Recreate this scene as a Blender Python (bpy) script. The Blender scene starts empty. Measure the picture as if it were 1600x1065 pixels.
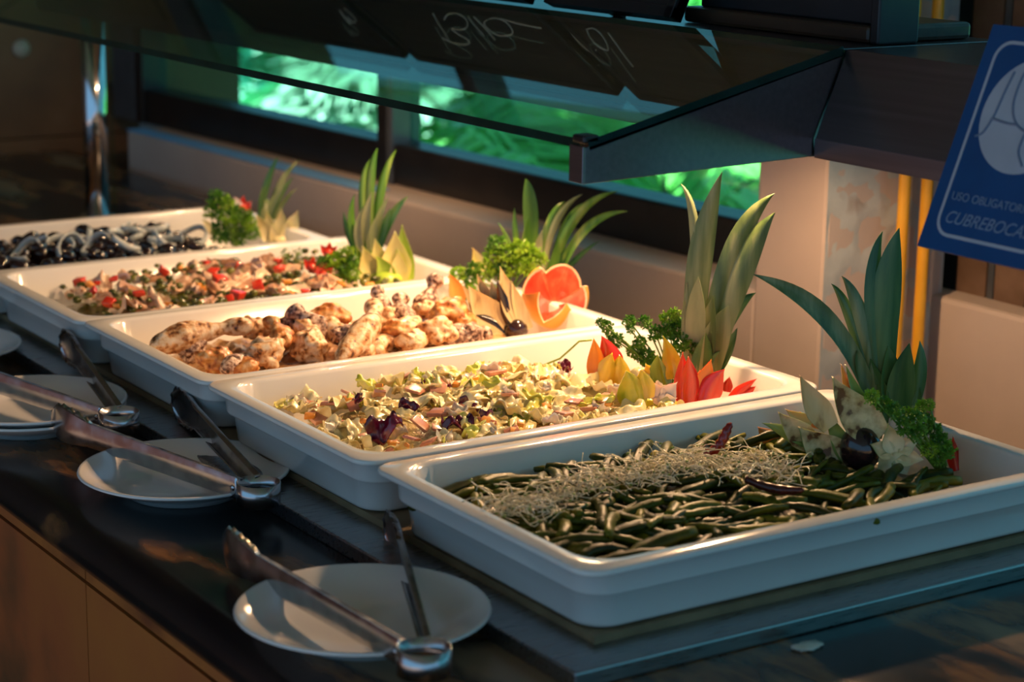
import bpy, bmesh, math, random
from mathutils import Vector, Matrix, Quaternion, noise
random.seed(7)
S = bpy.context.scene
COL = S.collection
PI = math.pi
V = Vector

# ------------------------------------------------------------------ camera
# world: X across the counter towards the window, Y along the counter (away), Z up; z = 0 is the rim of the pans
YAW, PIT, ROL, FPX = math.radians(33.432), math.radians(-13.284), math.radians(0.824), 3236.6
CAM = V((-0.8432, -1.1749, 0.5159))
fwd = V((math.cos(PIT)*math.sin(YAW), math.cos(PIT)*math.cos(YAW), math.sin(PIT)))
rgt0 = V((math.cos(YAW), -math.sin(YAW), 0)); up0 = rgt0.cross(fwd)
rgt = rgt0*math.cos(ROL) + up0*math.sin(ROL); upv = -rgt0*math.sin(ROL) + up0*math.cos(ROL)
cam = bpy.data.cameras.new('camera'); co = bpy.data.objects.new('camera', cam); COL.objects.link(co)
M = Matrix((rgt, upv, -fwd)).transposed().to_4x4(); M.translation = CAM
co.matrix_world = M
cam.sensor_width = 36; cam.lens = FPX/1600*36; cam.clip_start = .01
cam.dof.use_dof = True; cam.dof.focus_distance = 1.98; cam.dof.aperture_fstop = 6.0
S.camera = co

def at(x, y, ax, v):
    "point of the plane coordinate[ax] = v that lies behind a position of the photograph"
    d = fwd*FPX + rgt*(x-800) - upv*(y-532.5)
    return CAM + d*((v-CAM[ax])/d[ax])
HF = V((math.sin(YAW), math.cos(YAW), 0))          # horizontal direction of view
def face(B, x, y, dd=0.0):
    "point on the upright plane through B (pushed back by dd) seen at x, y"
    d = fwd*FPX + rgt*(x-800) - upv*(y-532.5)
    P = V(B) + HF*dd
    return CAM + d*((P-CAM).dot(HF)/d.dot(HF))
def scale_at(B):                                    # metres for one pixel
    return (V(B)-CAM).dot(fwd)/FPX

# ------------------------------------------------------------------ light
w = bpy.data.worlds.new('sky'); S.world = w; w.use_nodes = True
bg = w.node_tree.nodes['Background']
bg.inputs[0].default_value = (.30, .64, 1, 1); bg.inputs[1].default_value = .70
sun = bpy.data.lights.new('sun', 'SUN'); sun.energy = 15; sun.angle = .01; sun.color = (1, .95, .85)
so = bpy.data.objects.new('sun', sun); COL.objects.link(so)
so.rotation_euler = V((-.45, -.25, 1)).to_track_quat('Z', 'Y').to_euler()
vs = S.view_settings; vs.view_transform = 'Standard'; vs.look = 'None'; vs.exposure = .12; vs.gamma = 1; vs.use_curve_mapping = False
LAMPW = 6.8

# ------------------------------------------------------------------ helpers
def tag(o, label=None, cat=None, group=None, kind=None):
    if label: o['label'] = label
    if cat: o['category'] = cat
    if group: o['group'] = group
    if kind: o['kind'] = kind
    return o
def empty(name, loc, rz=0):
    o = bpy.data.objects.new(name, None); COL.objects.link(o); o.location = loc; o.rotation_euler = (0, 0, rz); o.empty_display_size = .02
    return o
def mesh_of(name, vs_, fs, mats, smooth=True, mi=None):
    me = bpy.data.meshes.new(name); me.from_pydata([tuple(v) for v in vs_], [], fs)
    for m in (mats if isinstance(mats, (list, tuple)) else [mats]): me.materials.append(m)
    if mi: me.polygons.foreach_set('material_index', mi)
    if smooth: me.polygons.foreach_set('use_smooth', [True]*len(fs))
    me.update(); return me
def link(name, me, parent=None, loc=None):
    o = bpy.data.objects.new(name, me); COL.objects.link(o)
    if parent: o.parent = parent
    if loc is not None: o.location = loc
    return o
class MB:
    def __init__(s): s.v = []; s.f = []; s.m = []
    def add(s, vs_, fs, mi=0):
        b = len(s.v); s.v += [V(v) for v in vs_]; s.f += [tuple(i+b for i in f) for f in fs]; s.m += [mi]*len(fs)
    def box(s, a, b, mi=0, M=None):
        a = V(a); b = V(b)
        p = [V((x, y, z)) for z in (a.z, b.z) for y in (a.y, b.y) for x in (a.x, b.x)]
        if M: p = [M @ q for q in p]
        s.add(p, [(0,2,3,1),(4,5,7,6),(0,1,5,4),(2,6,7,3),(0,4,6,2),(1,3,7,5)], mi)
    def loft(s, rings, mi=0, close=True, capA=False, capB=False):
        n = len(rings[0]); vs_ = [p for r in rings for p in r]; fs = []
        for i in range(len(rings)-1):
            for j in range(n if close else n-1):
                k = (j+1) % n; fs.append((i*n+j, i*n+k, (i+1)*n+k, (i+1)*n+j))
        if capA: fs.append(tuple(range(n))[::-1])
        if capB: fs.append(tuple((len(rings)-1)*n+j for j in range(n)))
        s.add(vs_, fs, mi)
    def tube(s, pts, rad, n=8, mi=0, cap=True):
        pts = [V(p) for p in pts]; rings = []
        t0 = (pts[1]-pts[0]).normalized(); a = t0.orthogonal().normalized()
        for i, p in enumerate(pts):
            t = (pts[min(i+1, len(pts)-1)]-pts[max(i-1, 0)]).normalized()
            a = (a - t*a.dot(t)).normalized(); b = t.cross(a)
            r = rad[i] if isinstance(rad, (list, tuple)) else rad
            rings.append([p+a*math.cos(2*PI*j/n)*r+b*math.sin(2*PI*j/n)*r for j in range(n)])
        s.loft(rings, mi, True, cap, cap)
    def lathe(s, prof, n=32, c=(0,0,0), mi=0):
        c = V(c)
        s.loft([[c+V((r*math.cos(2*PI*j/n), r*math.sin(2*PI*j/n), z)) for j in range(n)] for r, z in prof], mi)
    def mesh(s, name, mats, smooth=True): return mesh_of(name, s.v, s.f, mats, smooth, s.m)
    def build(s, name, mats, parent=None, smooth=False, bevel=0, loc=None):
        o = link(name, s.mesh(name, mats, smooth), parent, loc)
        if bevel:
            b = o.modifiers.new('bevel', 'BEVEL'); b.width = bevel; b.segments = 2; b.limit_method = 'ANGLE'
        return o
def copy_tree(o, parent=None):
    c = o.copy(); COL.objects.link(c)
    if parent: c.parent = parent
    for ch in list(o.children): copy_tree(ch, c)
    return c
def smooth_edges(o, ang=40):
    for p in o.data.polygons: p.use_smooth = True
    try: o.data.set_sharp_from_angle(angle=math.radians(ang))
    except Exception: pass
def nz(p, s=1.0, seed=0): return noise.noise(V(p)*s + V((seed*7.3, seed*3.1, seed*1.7)))

MATS = {}
def mat(name, ramp, rough=.5, metal=0, scale=20, bump=0, bscale=None, coords='Object', spec=.5, coat=0, detail=4, stretch=None, rough2=None, trans=0, sss=0, ior=1.5, island=0):
    "noise-driven colour between the ramp stops"
    m = bpy.data.materials.new(name); m.use_nodes = True; nt = m.node_tree; N = nt.nodes; L = nt.links
    b = N['Principled BSDF']; tc = N.new('ShaderNodeTexCoord'); mp = N.new('ShaderNodeMapping')
    L.new(tc.outputs[coords], mp.inputs[0])
    if stretch: mp.inputs['Scale'].default_value = stretch
    n = N.new('ShaderNodeTexNoise'); n.inputs['Scale'].default_value = scale; n.inputs['Detail'].default_value = detail
    L.new(mp.outputs[0], n.inputs['Vector'])
    if len(ramp) == 1: b.inputs['Base Color'].default_value = (*ramp[0][1], 1)
    else:
        r = N.new('ShaderNodeValToRGB'); e = r.color_ramp.elements
        while len(e) > 1: e.remove(e[-1])
        e[0].position = ramp[0][0]; e[0].color = (*ramp[0][1], 1)
        for p, c in ramp[1:]:
            q = e.new(p); q.color = (*c, 1)
        fac = n.outputs['Fac']
        if island:
            oi = N.new('ShaderNodeObjectInfo'); ma = N.new('ShaderNodeMath'); ma.operation = 'MULTIPLY_ADD'
            ma.inputs[1].default_value = island; L.new(oi.outputs['Random'], ma.inputs[0])
            mb = N.new('ShaderNodeMath'); mb.operation = 'SUBTRACT'; mb.inputs[1].default_value = island/2
            L.new(fac, ma.inputs[2]); L.new(ma.outputs[0], mb.inputs[0]); fac = mb.outputs[0]
        L.new(fac, r.inputs[0]); L.new(r.outputs[0], b.inputs['Base Color'])
    b.inputs['Roughness'].default_value = rough
    if rough2 is not None:
        mr = N.new('ShaderNodeMapRange'); mr.inputs[3].default_value = rough; mr.inputs[4].default_value = rough2
        mr.inputs[1].default_value = .35; mr.inputs[2].default_value = .65
        L.new(n.outputs['Fac'], mr.inputs[0]); L.new(mr.outputs[0], b.inputs['Roughness'])
    b.inputs['Metallic'].default_value = metal; b.inputs['Specular IOR Level'].default_value = spec; b.inputs['IOR'].default_value = ior
    b.inputs['Coat Weight'].default_value = coat; b.inputs['Coat Roughness'].default_value = .08
    if sss: b.inputs['Subsurface Weight'].default_value = sss; b.inputs['Subsurface Radius'].default_value = (1, .6, .4); b.inputs['Subsurface Scale'].default_value = .004
    if trans: b.inputs['Transmission Weight'].default_value = trans
    if bump:
        n2 = N.new('ShaderNodeTexNoise'); n2.inputs['Scale'].default_value = bscale or scale*3; n2.inputs['Detail'].default_value = 5
        L.new(mp.outputs[0], n2.inputs['Vector'])
        bp = N.new('ShaderNodeBump'); bp.inputs['Strength'].default_value = bump; bp.inputs['Distance'].default_value = .002
        L.new(n2.outputs['Fac'], bp.inputs['Height']); L.new(bp.outputs[0], b.inputs['Normal'])
    MATS[name] = m; return m
def glassmat(name, tint, f0=1.5, rough=0):
    m = bpy.data.materials.new(name); m.use_nodes = True; nt = m.node_tree; N = nt.nodes; L = nt.links
    N.remove(N['Principled BSDF']); out = N['Material Output']
    t = N.new('ShaderNodeBsdfTransparent'); t.inputs[0].default_value = (*tint, 1)
    g = N.new('ShaderNodeBsdfGlossy'); g.inputs['Roughness'].default_value = rough
    fr = N.new('ShaderNodeFresnel'); fr.inputs[0].default_value = f0
    ge = N.new('ShaderNodeNewGeometry'); mr = N.new('ShaderNodeMapRange'); mr.inputs[3].default_value = f0; mr.inputs[4].default_value = 1/f0
    L.new(ge.outputs['Backfacing'], mr.inputs[0]); L.new(mr.outputs[0], fr.inputs[0])
    mx = N.new('ShaderNodeMixShader'); L.new(fr.outputs[0], mx.inputs[0]); L.new(t.outputs[0], mx.inputs[1]); L.new(g.outputs[0], mx.inputs[2])
    L.new(mx.outputs[0], out.inputs[0]); return m

m_pan = mat('melamine', [(.4, (.80, .78, .74)), (.6, (.76, .74, .70))], rough=.16, scale=6, coat=.3, bump=.03, bscale=40)
m_plate = mat('china', [(.4, (.78, .76, .74)), (.6, (.74, .72, .70))], rough=.12, scale=8, coat=.4)
m_board = mat('pale_board', [(.3, (.17, .12, .06)), (.7, (.26, .19, .10))], rough=.6, scale=30)
m_steel = mat('brushed_steel', [(.3, (.30, .30, .31)), (.7, (.42, .42, .43))], rough=.26, metal=1, scale=30, stretch=(1, 12, 12), rough2=.34)
m_hous = mat('dark_brushed_steel', [(.3, (.19, .17, .18)), (.7, (.23, .205, .215))], rough=.30, metal=1, scale=6, stretch=(30, .4, 30), rough2=.34)
m_tong = mat('tong_steel', [(.3, (.42, .42, .44)), (.7, (.58, .58, .60))], rough=.16, metal=1, scale=60, rough2=.26)
m_chrome = mat('chrome', [(.3, (.6, .6, .62)), (.7, (.7, .7, .72))], rough=.12, metal=1)
m_top = mat('dark_laminate', [(.40, (.004, .005, .007)), (.475, (.010, .009, .009)), (.53, (.20, .09, .03)), (.57, (.05, .03, .018)), (.62, (.24, .15, .08))], rough=.2, scale=4.5, stretch=(2.2, .7, 1), detail=9, rough2=.3)
m_tile = mat('rust_stone_tile', [(.3, (.12, .026, .006)), (.42, (.40, .13, .022)), (.6, (.34, .09, .022)), (.75, (.08, .045, .015))], rough=.5, scale=5, detail=8, bump=.2, island=.15)
m_grout = mat('grout', [(.3, (.08, .02, .012)), (.7, (.12, .035, .02))], rough=.9)
m_brown = mat('brown_stone_wall', [(.3, (.10, .042, .016)), (.55, (.20, .09, .032)), (.75, (.26, .14, .07))], rough=.55, scale=4, detail=6, bump=.1, island=.1)
m_spot = mat('pale_fitting', [(.4, (.42, .38, .28)), (.6, (.5, .45, .35))], rough=.4)
m_plaster = mat('painted_plaster', [(.3, (.50, .40, .34)), (.7, (.56, .45, .38))], rough=.75, scale=8, bump=.35, bscale=45)
m_rough = mat('rough_render', [(.3, (.34, .38, .38)), (.6, (.50, .52, .50)), (.7, (.36, .30, .26))], rough=.45, scale=14, bump=1, bscale=28, detail=6)
m_frame = mat('dark_frame', [(.3, (.007, .006, .006)), (.7, (.013, .011, .011))], rough=.35)
m_greyframe = mat('grey_frame', [(.3, (.10, .11, .12)), (.7, (.14, .15, .16))], rough=.35, metal=.6)
m_brframe = mat('brown_frame', [(.3, (.10, .055, .03)), (.7, (.18, .11, .07))], rough=.4)
m_yel = mat('yellow_paint', [(.3, (.72, .33, .015)), (.7, (.82, .42, .03))], rough=.35, bump=.2, bscale=60)
m_blk = mat('blackboard', [(.3, (.006, .007, .008)), (.7, (.014, .014, .016))], rough=.4)
m_wood = mat('dark_wood', [(.3, (.02, .012, .008)), (.7, (.07, .035, .018))], rough=.35, stretch=(8, 1, 8), scale=8)
m_chalk = mat('chalk', [(.4, (.75, .68, .45)), (.6, (.95, .9, .7))], rough=.9)
m_blue = mat('sign_blue', [(.4, (.002, .060, .20)), (.6, (.003, .068, .225))], rough=.3)
m_white = mat('sign_white', [(.4, (.38, .42, .50)), (.6, (.42, .46, .54))], rough=.4)
m_letter = mat('sign_letters', [(.4, (.16, .24, .38)), (.6, (.19, .27, .41))], rough=.4)
m_floor = mat('floor_tile', [(.3, (.10, .06, .04)), (.7, (.16, .10, .07))], rough=.4)
m_ceil = mat('ceiling_wood', [(.3, (.34, .31, .29)), (.7, (.40, .36, .33))], rough=.8)
m_glass = glassmat('guard_glass', (.80, .93, .87), 1.5)
m_pane = glassmat('tinted_pane', (.66, .97, .90), 1.45)
m_edge = mat('glass_edge', [(.4, (.003, .02, .015)), (.6, (.006, .03, .024))], rough=.12)
m_dark = mat('dark_pane', [(.4, (.02, .014, .01)), (.6, (.05, .03, .02))], rough=.15)

# ------------------------------------------------------------------ setting
ZF = -.98; ZC = -.078
MB_ = MB
b = MB(); b.box((-5, -4, ZF-.05), (1.6, 3.2, ZF)); tag(b.build('floor', m_floor), kind='structure')
b = MB(); b.box((-3.3, -5, 1.75), (1.30, 3.2, 1.85)); tag(b.build('ceiling', m_ceil), kind='structure')

# the window wall is a little out of parallel with the counter
C0 = V((.81, .65, 0)); ang = math.atan2(.0514, 1)
UW = V((-math.sin(ang), math.cos(ang), 0)); NW = V((math.cos(ang), math.sin(ang), 0))
WM = Matrix((NW, UW, V((0, 0, 1)))).transposed().to_4x4(); WM.translation = C0      # local x = depth into the wall, y = along, z = up
def wbox(b, a, c, mi=0): b.box(a, c, mi, WM)
b = MB()
wbox(b, (0, .12, ZF), (.26, 1.885, -.013)); o = b.build('wall_right', m_plaster, bevel=.006); tag(o, kind='structure')
b = MB(); wbox(b, (.14, 1.885, ZF), (.26, 2.6, -.013)); tag(b.build('wall_right_end', m_plaster), kind='structure')
b = MB(); wbox(b, (.0, .12, .95), (.26, 2.2, 1.75)); tag(b.build('wall_right_head', m_plaster), kind='structure')
b = MB(); wbox(b, (-.001, 1.02, -.0132), (.040, 1.884, -.0112)); o = b.build('sill_light_strip_1', mat('blue_sky_light_on_sill', [(.3, (.20, .46, .78)), (.7, (.27, .54, .86))], rough=.3, scale=12, bump=.2, bscale=40), bevel=.0006); tag(o, kind='structure')  # blue sky light along the ledge, put into the colour of an added strip
# pillar: smooth painted face towards the counter, rough render on its end
def grid_face(P0, P1, P2, nu, nv, amp, seed, sc):
    vs_ = []; fs = []; n = (P1-P0).cross(P2-P0).normalized()
    for i in range(nu+1):
        for j in range(nv+1):
            p = P0+(P1-P0)*(i/nu)+(P2-P0)*(j/nv); e = min(i, nu-i, 3)/3
            vs_.append(p+n*amp*e*(nz(p, sc, seed)+.5*nz(p, sc*2.6, seed)))
    for i in range(nu):
        for j in range(nv): a = i*(nv+1)+j; fs.append((a, a+nv+1, a+nv+2, a+1))
    return vs_, fs
b = MB(); wbox(b, (0, .003, ZF), (.21, .125, 1.75)); pil = b.build('wall_pillar', m_plaster, bevel=.006); tag(pil, kind='structure')
p0 = WM @ V((.0, .003, -.5)); p1 = WM @ V((.21, .003, -.5)); p2 = WM @ V((.0, .003, .8))
v_, f_ = grid_face(p0, p1, p2, 24, 120, .005, 3, 28)
b = MB(); b.add(v_, f_); o = b.build('render_coat', m_rough, pil, smooth=True)
# wall 2, set back
XW2 = 1.0
b = MB(); b.box((XW2, -2.2, ZF), (XW2+.14, .75, -.018)); tag(b.build('wall_front', m_plaster, bevel=.006), kind='structure')
b = MB(); b.box((XW2, -2.2, 1.2), (XW2+.14, .75, 1.75)); tag(b.build('wall_front_head', m_plaster), kind='structure')
def window2():
    r = empty('window_2', (XW2+.05, 0, -.018)); tag(r, kind='structure')
    b = MB(); b.box((0, -2.2, 0), (.05, .80, .03)); b.build('rail', m_frame, r)
    b = MB(); b.box((0, -2.2, 1.16), (.05, .80, 1.218)); b.build('rail', m_frame, r)
    for y, wd, m in ((.735, .09, m_greyframe), (.678, .024, m_frame), (.640, .050, m_brframe), (.607, .010, m_greyframe), (.575, .05, m_brframe), (.40, .03, m_brframe), (-.2, .04, m_brframe)):
        b = MB(); b.box((-.005, y-wd/2, .0), (.04, y+wd/2, 1.2)); b.build('stile', m, r)
    b = MB(); b.box((.02, .41, .03), (.026, .60, .42)); b.build('lower_panel', m_dark, r)
    b = MB(); b.box((.02, .41, .42), (.026, .60, 1.17)); b.build('pane', m_pane, r)
    b = MB(); b.box((.02, -2.1, .03), (.026, .40, 1.17)); b.build('pane', m_pane, r)
window2()
# window 1
def window1():
    r = empty('window_1', (0, 0, 0)); tag(r, kind='structure')
    D = .075
    b = MB(); wbox(b, (D, .1, -.013), (D+.06, 2.2, .053)); b.build('bottom_rail', m_frame, r, bevel=.004)
    b = MB(); wbox(b, (D, .1, .89), (D+.06, 2.2, .96)); b.build('top_rail', m_frame, r)
    for s0, s1, m in ((1.075, 1.105, m_frame), (1.06, 1.078, m_greyframe), (1.99, 2.085, m_greyframe), (1.955, 1.99, m_frame)):
        b = MB(); wbox(b, (D-.006, s0, -.013), (D+.05, s1, .9)); b.build('stile', m, r, bevel=.002)
    for s0, s1 in ((.1, 1.06), (1.105, 1.96)):
        b = MB(); wbox(b, (D+.03, s0, .05), (D+.036, s1, .9)); b.build('pane', m_pane, r)
window1()
# far brown wall of square stone tiles
YB = 2.77
b = MB(); b.box((-4, YB+.012, ZF), (.99, YB+.2, 1.75)); wb = b.build('wall_back', m_grout); tag(wb, kind='structure')
tm = MB(); tm.box((.0015, -.012, .0015), (.2985, 0, .2985)); tme = tm.mesh('tile', m_brown, False)
for i in range(-6, 4):
    for k in range(-3, 4):
        link('tile', tme, wb, (-.1+i*.3-.03, YB+.012, k*.3-.05+.0))
for x, y in ((35, 76), (218, 134)):
    p = at(x, y, 1, YB-.006); b = MB()
    b.lathe([(.0, .012), (.012, .010), (.017, .004), (.018, 0), (0, 0)], 20); o = b.build('wall_fitting', m_spot, smooth=True)
    o.location = p+V((0, .006, 0)); o.rotation_euler = (PI/2, 0, 0)
    tag(o, 'small pale round fitting on the brown stone wall, ' + ('left of the chrome post' if x < 100 else 'between chrome post and window'), 'fitting')

# yellow pipes standing against the pillar's rough end
for (x, lab) in ((1416, 'yellow painted upright pipe on the pillar, the one nearer the window'), (1451, 'yellow painted upright pipe on the pillar, the one partly behind the blue sign')):
    p = at(x, 360, 1, .625); b = MB()
    b.tube([(p.x, .632, ZF), (p.x, .632, -.1), (p.x, .632, .5), (p.x, .632, 1.75)], .0075, 14)
    r = empty('pipe', (0, 0, 0)); b.build('tube', m_yel, r, smooth=True)
    tag(r, lab, 'pipe')


# ------------------------------------------------------------------ garden seen through the window
m_grass = mat('lawn', [(.3, (.05, .16, .03)), (.7, (.16, .38, .07))], rough=.7, scale=9, detail=8)
m_frond = [mat('palm_leaf_%s' % n_, [(.3, a_), (.7, c_)], rough=.3, scale=6) for n_, a_, c_ in
           (('bright', (.10, .52, .08), (.34, .84, .20)), ('deep', (.01, .18, .06), (.05, .36, .12)), ('pale', (.40, .62, .45), (.75, .90, .80)))]
GZ = ZF-.3
m_trunk = mat('palm_trunk', [(.3, (.12, .09, .06)), (.7, (.25, .2, .15))], rough=.9)
b = MB(); b.box((1.6, -6, ZF-.4), (16, 16, ZF-.3)); tag(b.build('garden_lawn', m_grass), 'sunlit green lawn outside the window', 'lawn')
m_pool = mat('pool_water', [(.3, (.02, .34, .36)), (.7, (.05, .46, .46))], rough=.08, scale=3, bump=.6, bscale=14)
b = MB(); b.box((2.75, 4.6, GZ-.01), (4.5, 11, GZ+.02)); tag(b.build('garden_pool', m_pool), 'turquoise pool outside beyond the left window pane', 'pool')
def frond(L, droop, seed, wd=.028, nl=26):
    rnd = random.Random(seed); b = MB(); pts = []
    for i in range(13):
        t = i/12; pts.append(V((L*t*(1-.18*t*droop), 0, L*(.55*t-.75*droop*t*t))))
    b.tube(pts, [.008*(1-.8*i/12) for i in range(13)], 5, 1)
    for k in range(nl):
        t = .12+.86*k/nl; i = t*12; a = int(i); p = pts[a].lerp(pts[min(12, a+1)], i-a)
        d = (pts[min(12, a+1)]-pts[a]).normalized()
        for sg in (-1, 1):
            l = L*.42*math.sin(PI*min(1, .15+t*.85))+.05; o = (d*.75+V((0, sg*.8, -.1+rnd.uniform(-.25, .15)))).normalized()
            n = o.cross(d).normalized().cross(o)
            q = p+o*l; m_ = p+o*l*.45+V((0, 0, .02)); q.z -= l*.3
            b.add([p, m_+n*wd/2, q, m_-n*wd/2, m_+V((0, 0, .006))], [(0, 1, 4), (1, 2, 4), (2, 3, 4), (3, 0, 4)])
    return b
fr = {}
def palm(x, y, z, mi, n, L, lab, seed, trunk=.5):
    rnd = random.Random(seed); r = empty('palm_plant', (x, y, z))
    b = MB(); b.tube([(0, 0, 0), (.02, 0, trunk*.5), (0, .02, trunk)], [.06, .05, .045], 9); b.build('trunk', m_trunk, r, smooth=True)
    for k in range(n):
        key = (mi, k % 4, L)
        if key not in fr: fr[key] = frond(L, .5+.2*(k % 4), k+7*mi).mesh('frond', [m_frond[mi], m_trunk], False)
        o = link('frond', fr[key], r, (0, 0, trunk)); o.rotation_euler = (rnd.uniform(-.2, .2), rnd.uniform(-.9, .15), 2*PI*k/n+rnd.uniform(-.2, .2))
    tag(r, lab, 'plant', 'garden palms outside the window'); return r
GZ = ZF-.3
palm(1.90, 2.35, GZ, 0, 18, .62, 'bright green palm just outside the window beside the pillar', 1, .85)
palm(2.25, 2.95, GZ, 0, 18, .66, 'bright green palm outside the middle of the right-hand pane', 2, .85)
palm(2.55, 3.75, GZ, 0, 16, .62, 'bright green palm outside near the window post', 3, .80)
palm(3.3, 3.9, GZ, 0, 18, .9, 'taller bright green palm farther out behind the right-hand pane', 6, .95)
palm(2.15, 3.25, GZ, 2, 12, .36, 'pale silvery palm low outside the right-hand pane', 8, .92)
palm(2.25, 4.15, GZ, 2, 16, .46, 'pale silvery palm outside the left-hand pane', 9, .95)
palm(2.9, 5.4, GZ, 2, 14, .5, 'pale silvery palm farther out at the left', 12, .85)
palm(3.6, 6.6, GZ, 1, 18, .8, 'deep green palm farther out at the left', 7, .5)
def hedge(x, y0, y1, h, m, lab, seed):
    rnd = random.Random(seed); r = empty('hedge', (x, y0, GZ)); L = y1-y0
    b = MB(); b.box((.18, 0, 0), (.7, L, h-.12)); b.build('branch_core', m_frond[1], r)
    b = MB()
    for k in range(5200):
        f = rnd.random(); yy = rnd.uniform(0, L)
        p = V((rnd.uniform(0, .22), yy, rnd.uniform(.1, h))) if f < .75 else V((rnd.uniform(.1, .7), yy, h+rnd.uniform(-.1, .06)))
        u = V((rnd.gauss(-.5, .6), rnd.gauss(0, .8), rnd.gauss(.1, .7))).normalized(); q = u.orthogonal().normalized(); l = rnd.uniform(.05, .12); n_ = u.cross(q)
        b.add([p, p+u*l*.5+q*l*.28+n_*l*.08, p+u*l, p+u*l*.5-q*l*.28+n_*l*.08], [(0, 1, 2), (0, 2, 3)], rnd.choice((0, 0, 1)))
    o = b.build('foliage', list(m), r); o['kind'] = 'stuff'; tag(r, lab, 'hedge')
m_teal = mat('hedge_leaf_bluish', [(.3, (.02, .26, .20)), (.7, (.10, .50, .42))], rough=.25, scale=6)
m_teal2 = mat('hedge_leaf_pale', [(.3, (.25, .55, .50)), (.7, (.55, .80, .75))], rough=.25, scale=6)
hedge(4.6, 7.2, 15.0, 1.55, (m_teal, m_teal2), 'clipped bluish green hedge beyond the pool, outside the left pane', 1)
hedge(4.6, 1.2, 7.1, 1.5, (m_frond[0], m_frond[1]), 'clipped bright green hedge far outside the right pane', 2)
palm(6.4, 9.0, GZ, 0, 20, 1.2, 'large bright palm far out in the garden at the left', 10, .8)
palm(4.8, 2.3, GZ, 0, 20, 1.3, 'large bright palm far out in the garden at the right', 11, 1.0)

# ------------------------------------------------------------------ counter
b = MB(); b.box((-.17, -1.2, ZF), (.66, 2.74, ZC-.045)); cb = b.build('counter_base', m_grout)
tag(cb, 'rust brown stone tiled counter base under the dark worktop', 'counter')
ys = [(-1.2+.35*i) for i in range(0, 12)]; off = .53-ys[5]
zt = ZC-.045; rows = [(zt, -.137), (-.139, -.46), (-.462, -.78), (-.782, ZF)]
for i in range(11):
    for z1, z0 in rows:
        y0 = max(-1.2, ys[i]+off-.35*1); b = MB(); b.box((-.18, y0+.001, z0+.001), (-.17, y0+.349, z1-.001)); b.build('tile', m_tile, cb)
# worktop with bullnose edge
prof = [(.68, ZC-.045), (.68, ZC), (-.17, ZC)]
for i in range(1, 12):
    a = PI/2+PI*i/12; prof.append((-.175+.0225*math.cos(a), ZC-.0225+.0225*math.sin(a)))
prof += [(-.17, ZC-.045)]
b = MB(); b.loft([[V((x, y, z)) for x, z in prof] for y in (-1.25, .2, 1.4, 2.76)], 0, True, True, True)
o = b.build('worktop', m_top, smooth=True); smooth_edges(o, 50)
tag(o, 'dark mottled laminate worktop with rounded front edge carrying plates and pans', 'worktop')
# steel plate and pale board
b = MB(); b.box((-.026, -.027, ZC), (.585, 1.72, -.064)); o = b.build('steel_plate', m_steel, bevel=.0015)
tag(o, 'brushed steel plate on the worktop under the row of pans', 'plate')
b = MB(); b.box((.019, .0125, -.064), (.512, 1.60, -.0575)); o = b.build('pale_board', m_board)
tag(o, 'thin pale brown board between the white pans and the steel plate', 'board')

# ------------------------------------------------------------------ pans
PL, PW = .53, .325
def rrect(x0, y0, x1, y1, r, z, n=8):
    out = []
    for cx, cy, a0 in ((x1-r, y1-r, 0), (x0+r, y1-r, 90), (x0+r, y0+r, 180), (x1-r, y0+r, 270)):
        for i in range(n+1):
            a = math.radians(a0+90*i/n); out.append(V((cx+r*math.cos(a), cy+r*math.sin(a), z)))
    return out
PP = [(.024, -.0565, .022), (.0205, -.0550, .026), (.0190, -.052, .028), (.0165, -.0285, .028), (.0125, -.0265, .026), (.0115, -.024, .026), (.0105, -.0065, .026), (.008, -.0055, .022), (.001, -.0050, .02), (0, -.0040, .02), (0, -.0012, .02), (.0015, 0, .02), (.0175, .0002, .030), (.0195, -.0006, .031), (.0215, -.003, .031), (.027, -.040, .028), (.031, -.047, .027), (.042, -.0515, .02)]
b = MB(); b.loft([rrect(i, i, PL-i, PW-i, r, z, 8) for i, z, r in PP], 0, True, True, True)
pme = b.mesh('food_pan', m_pan)
POS = {5: (-.001, -.004), 4: (-.004, .3286), 3: (-.004, .649), 2: (-.0095, .9625), 1: (-.047, 1.27)}
plab = {5: 'green beans, nearest the camera', 4: 'cabbage salad, second from the camera', 3: 'chicken drumsticks, the middle one', 2: 'fish and pea salad, fourth from the camera', 1: 'black olives and onion rings, farthest one'}
for k, (x, y) in POS.items():
    o = link('food_pan', pme, None, (x, y, 0)); tag(o, 'white rectangular serving pan holding ' + plab[k], 'pan', 'white serving pans in a row')

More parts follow.
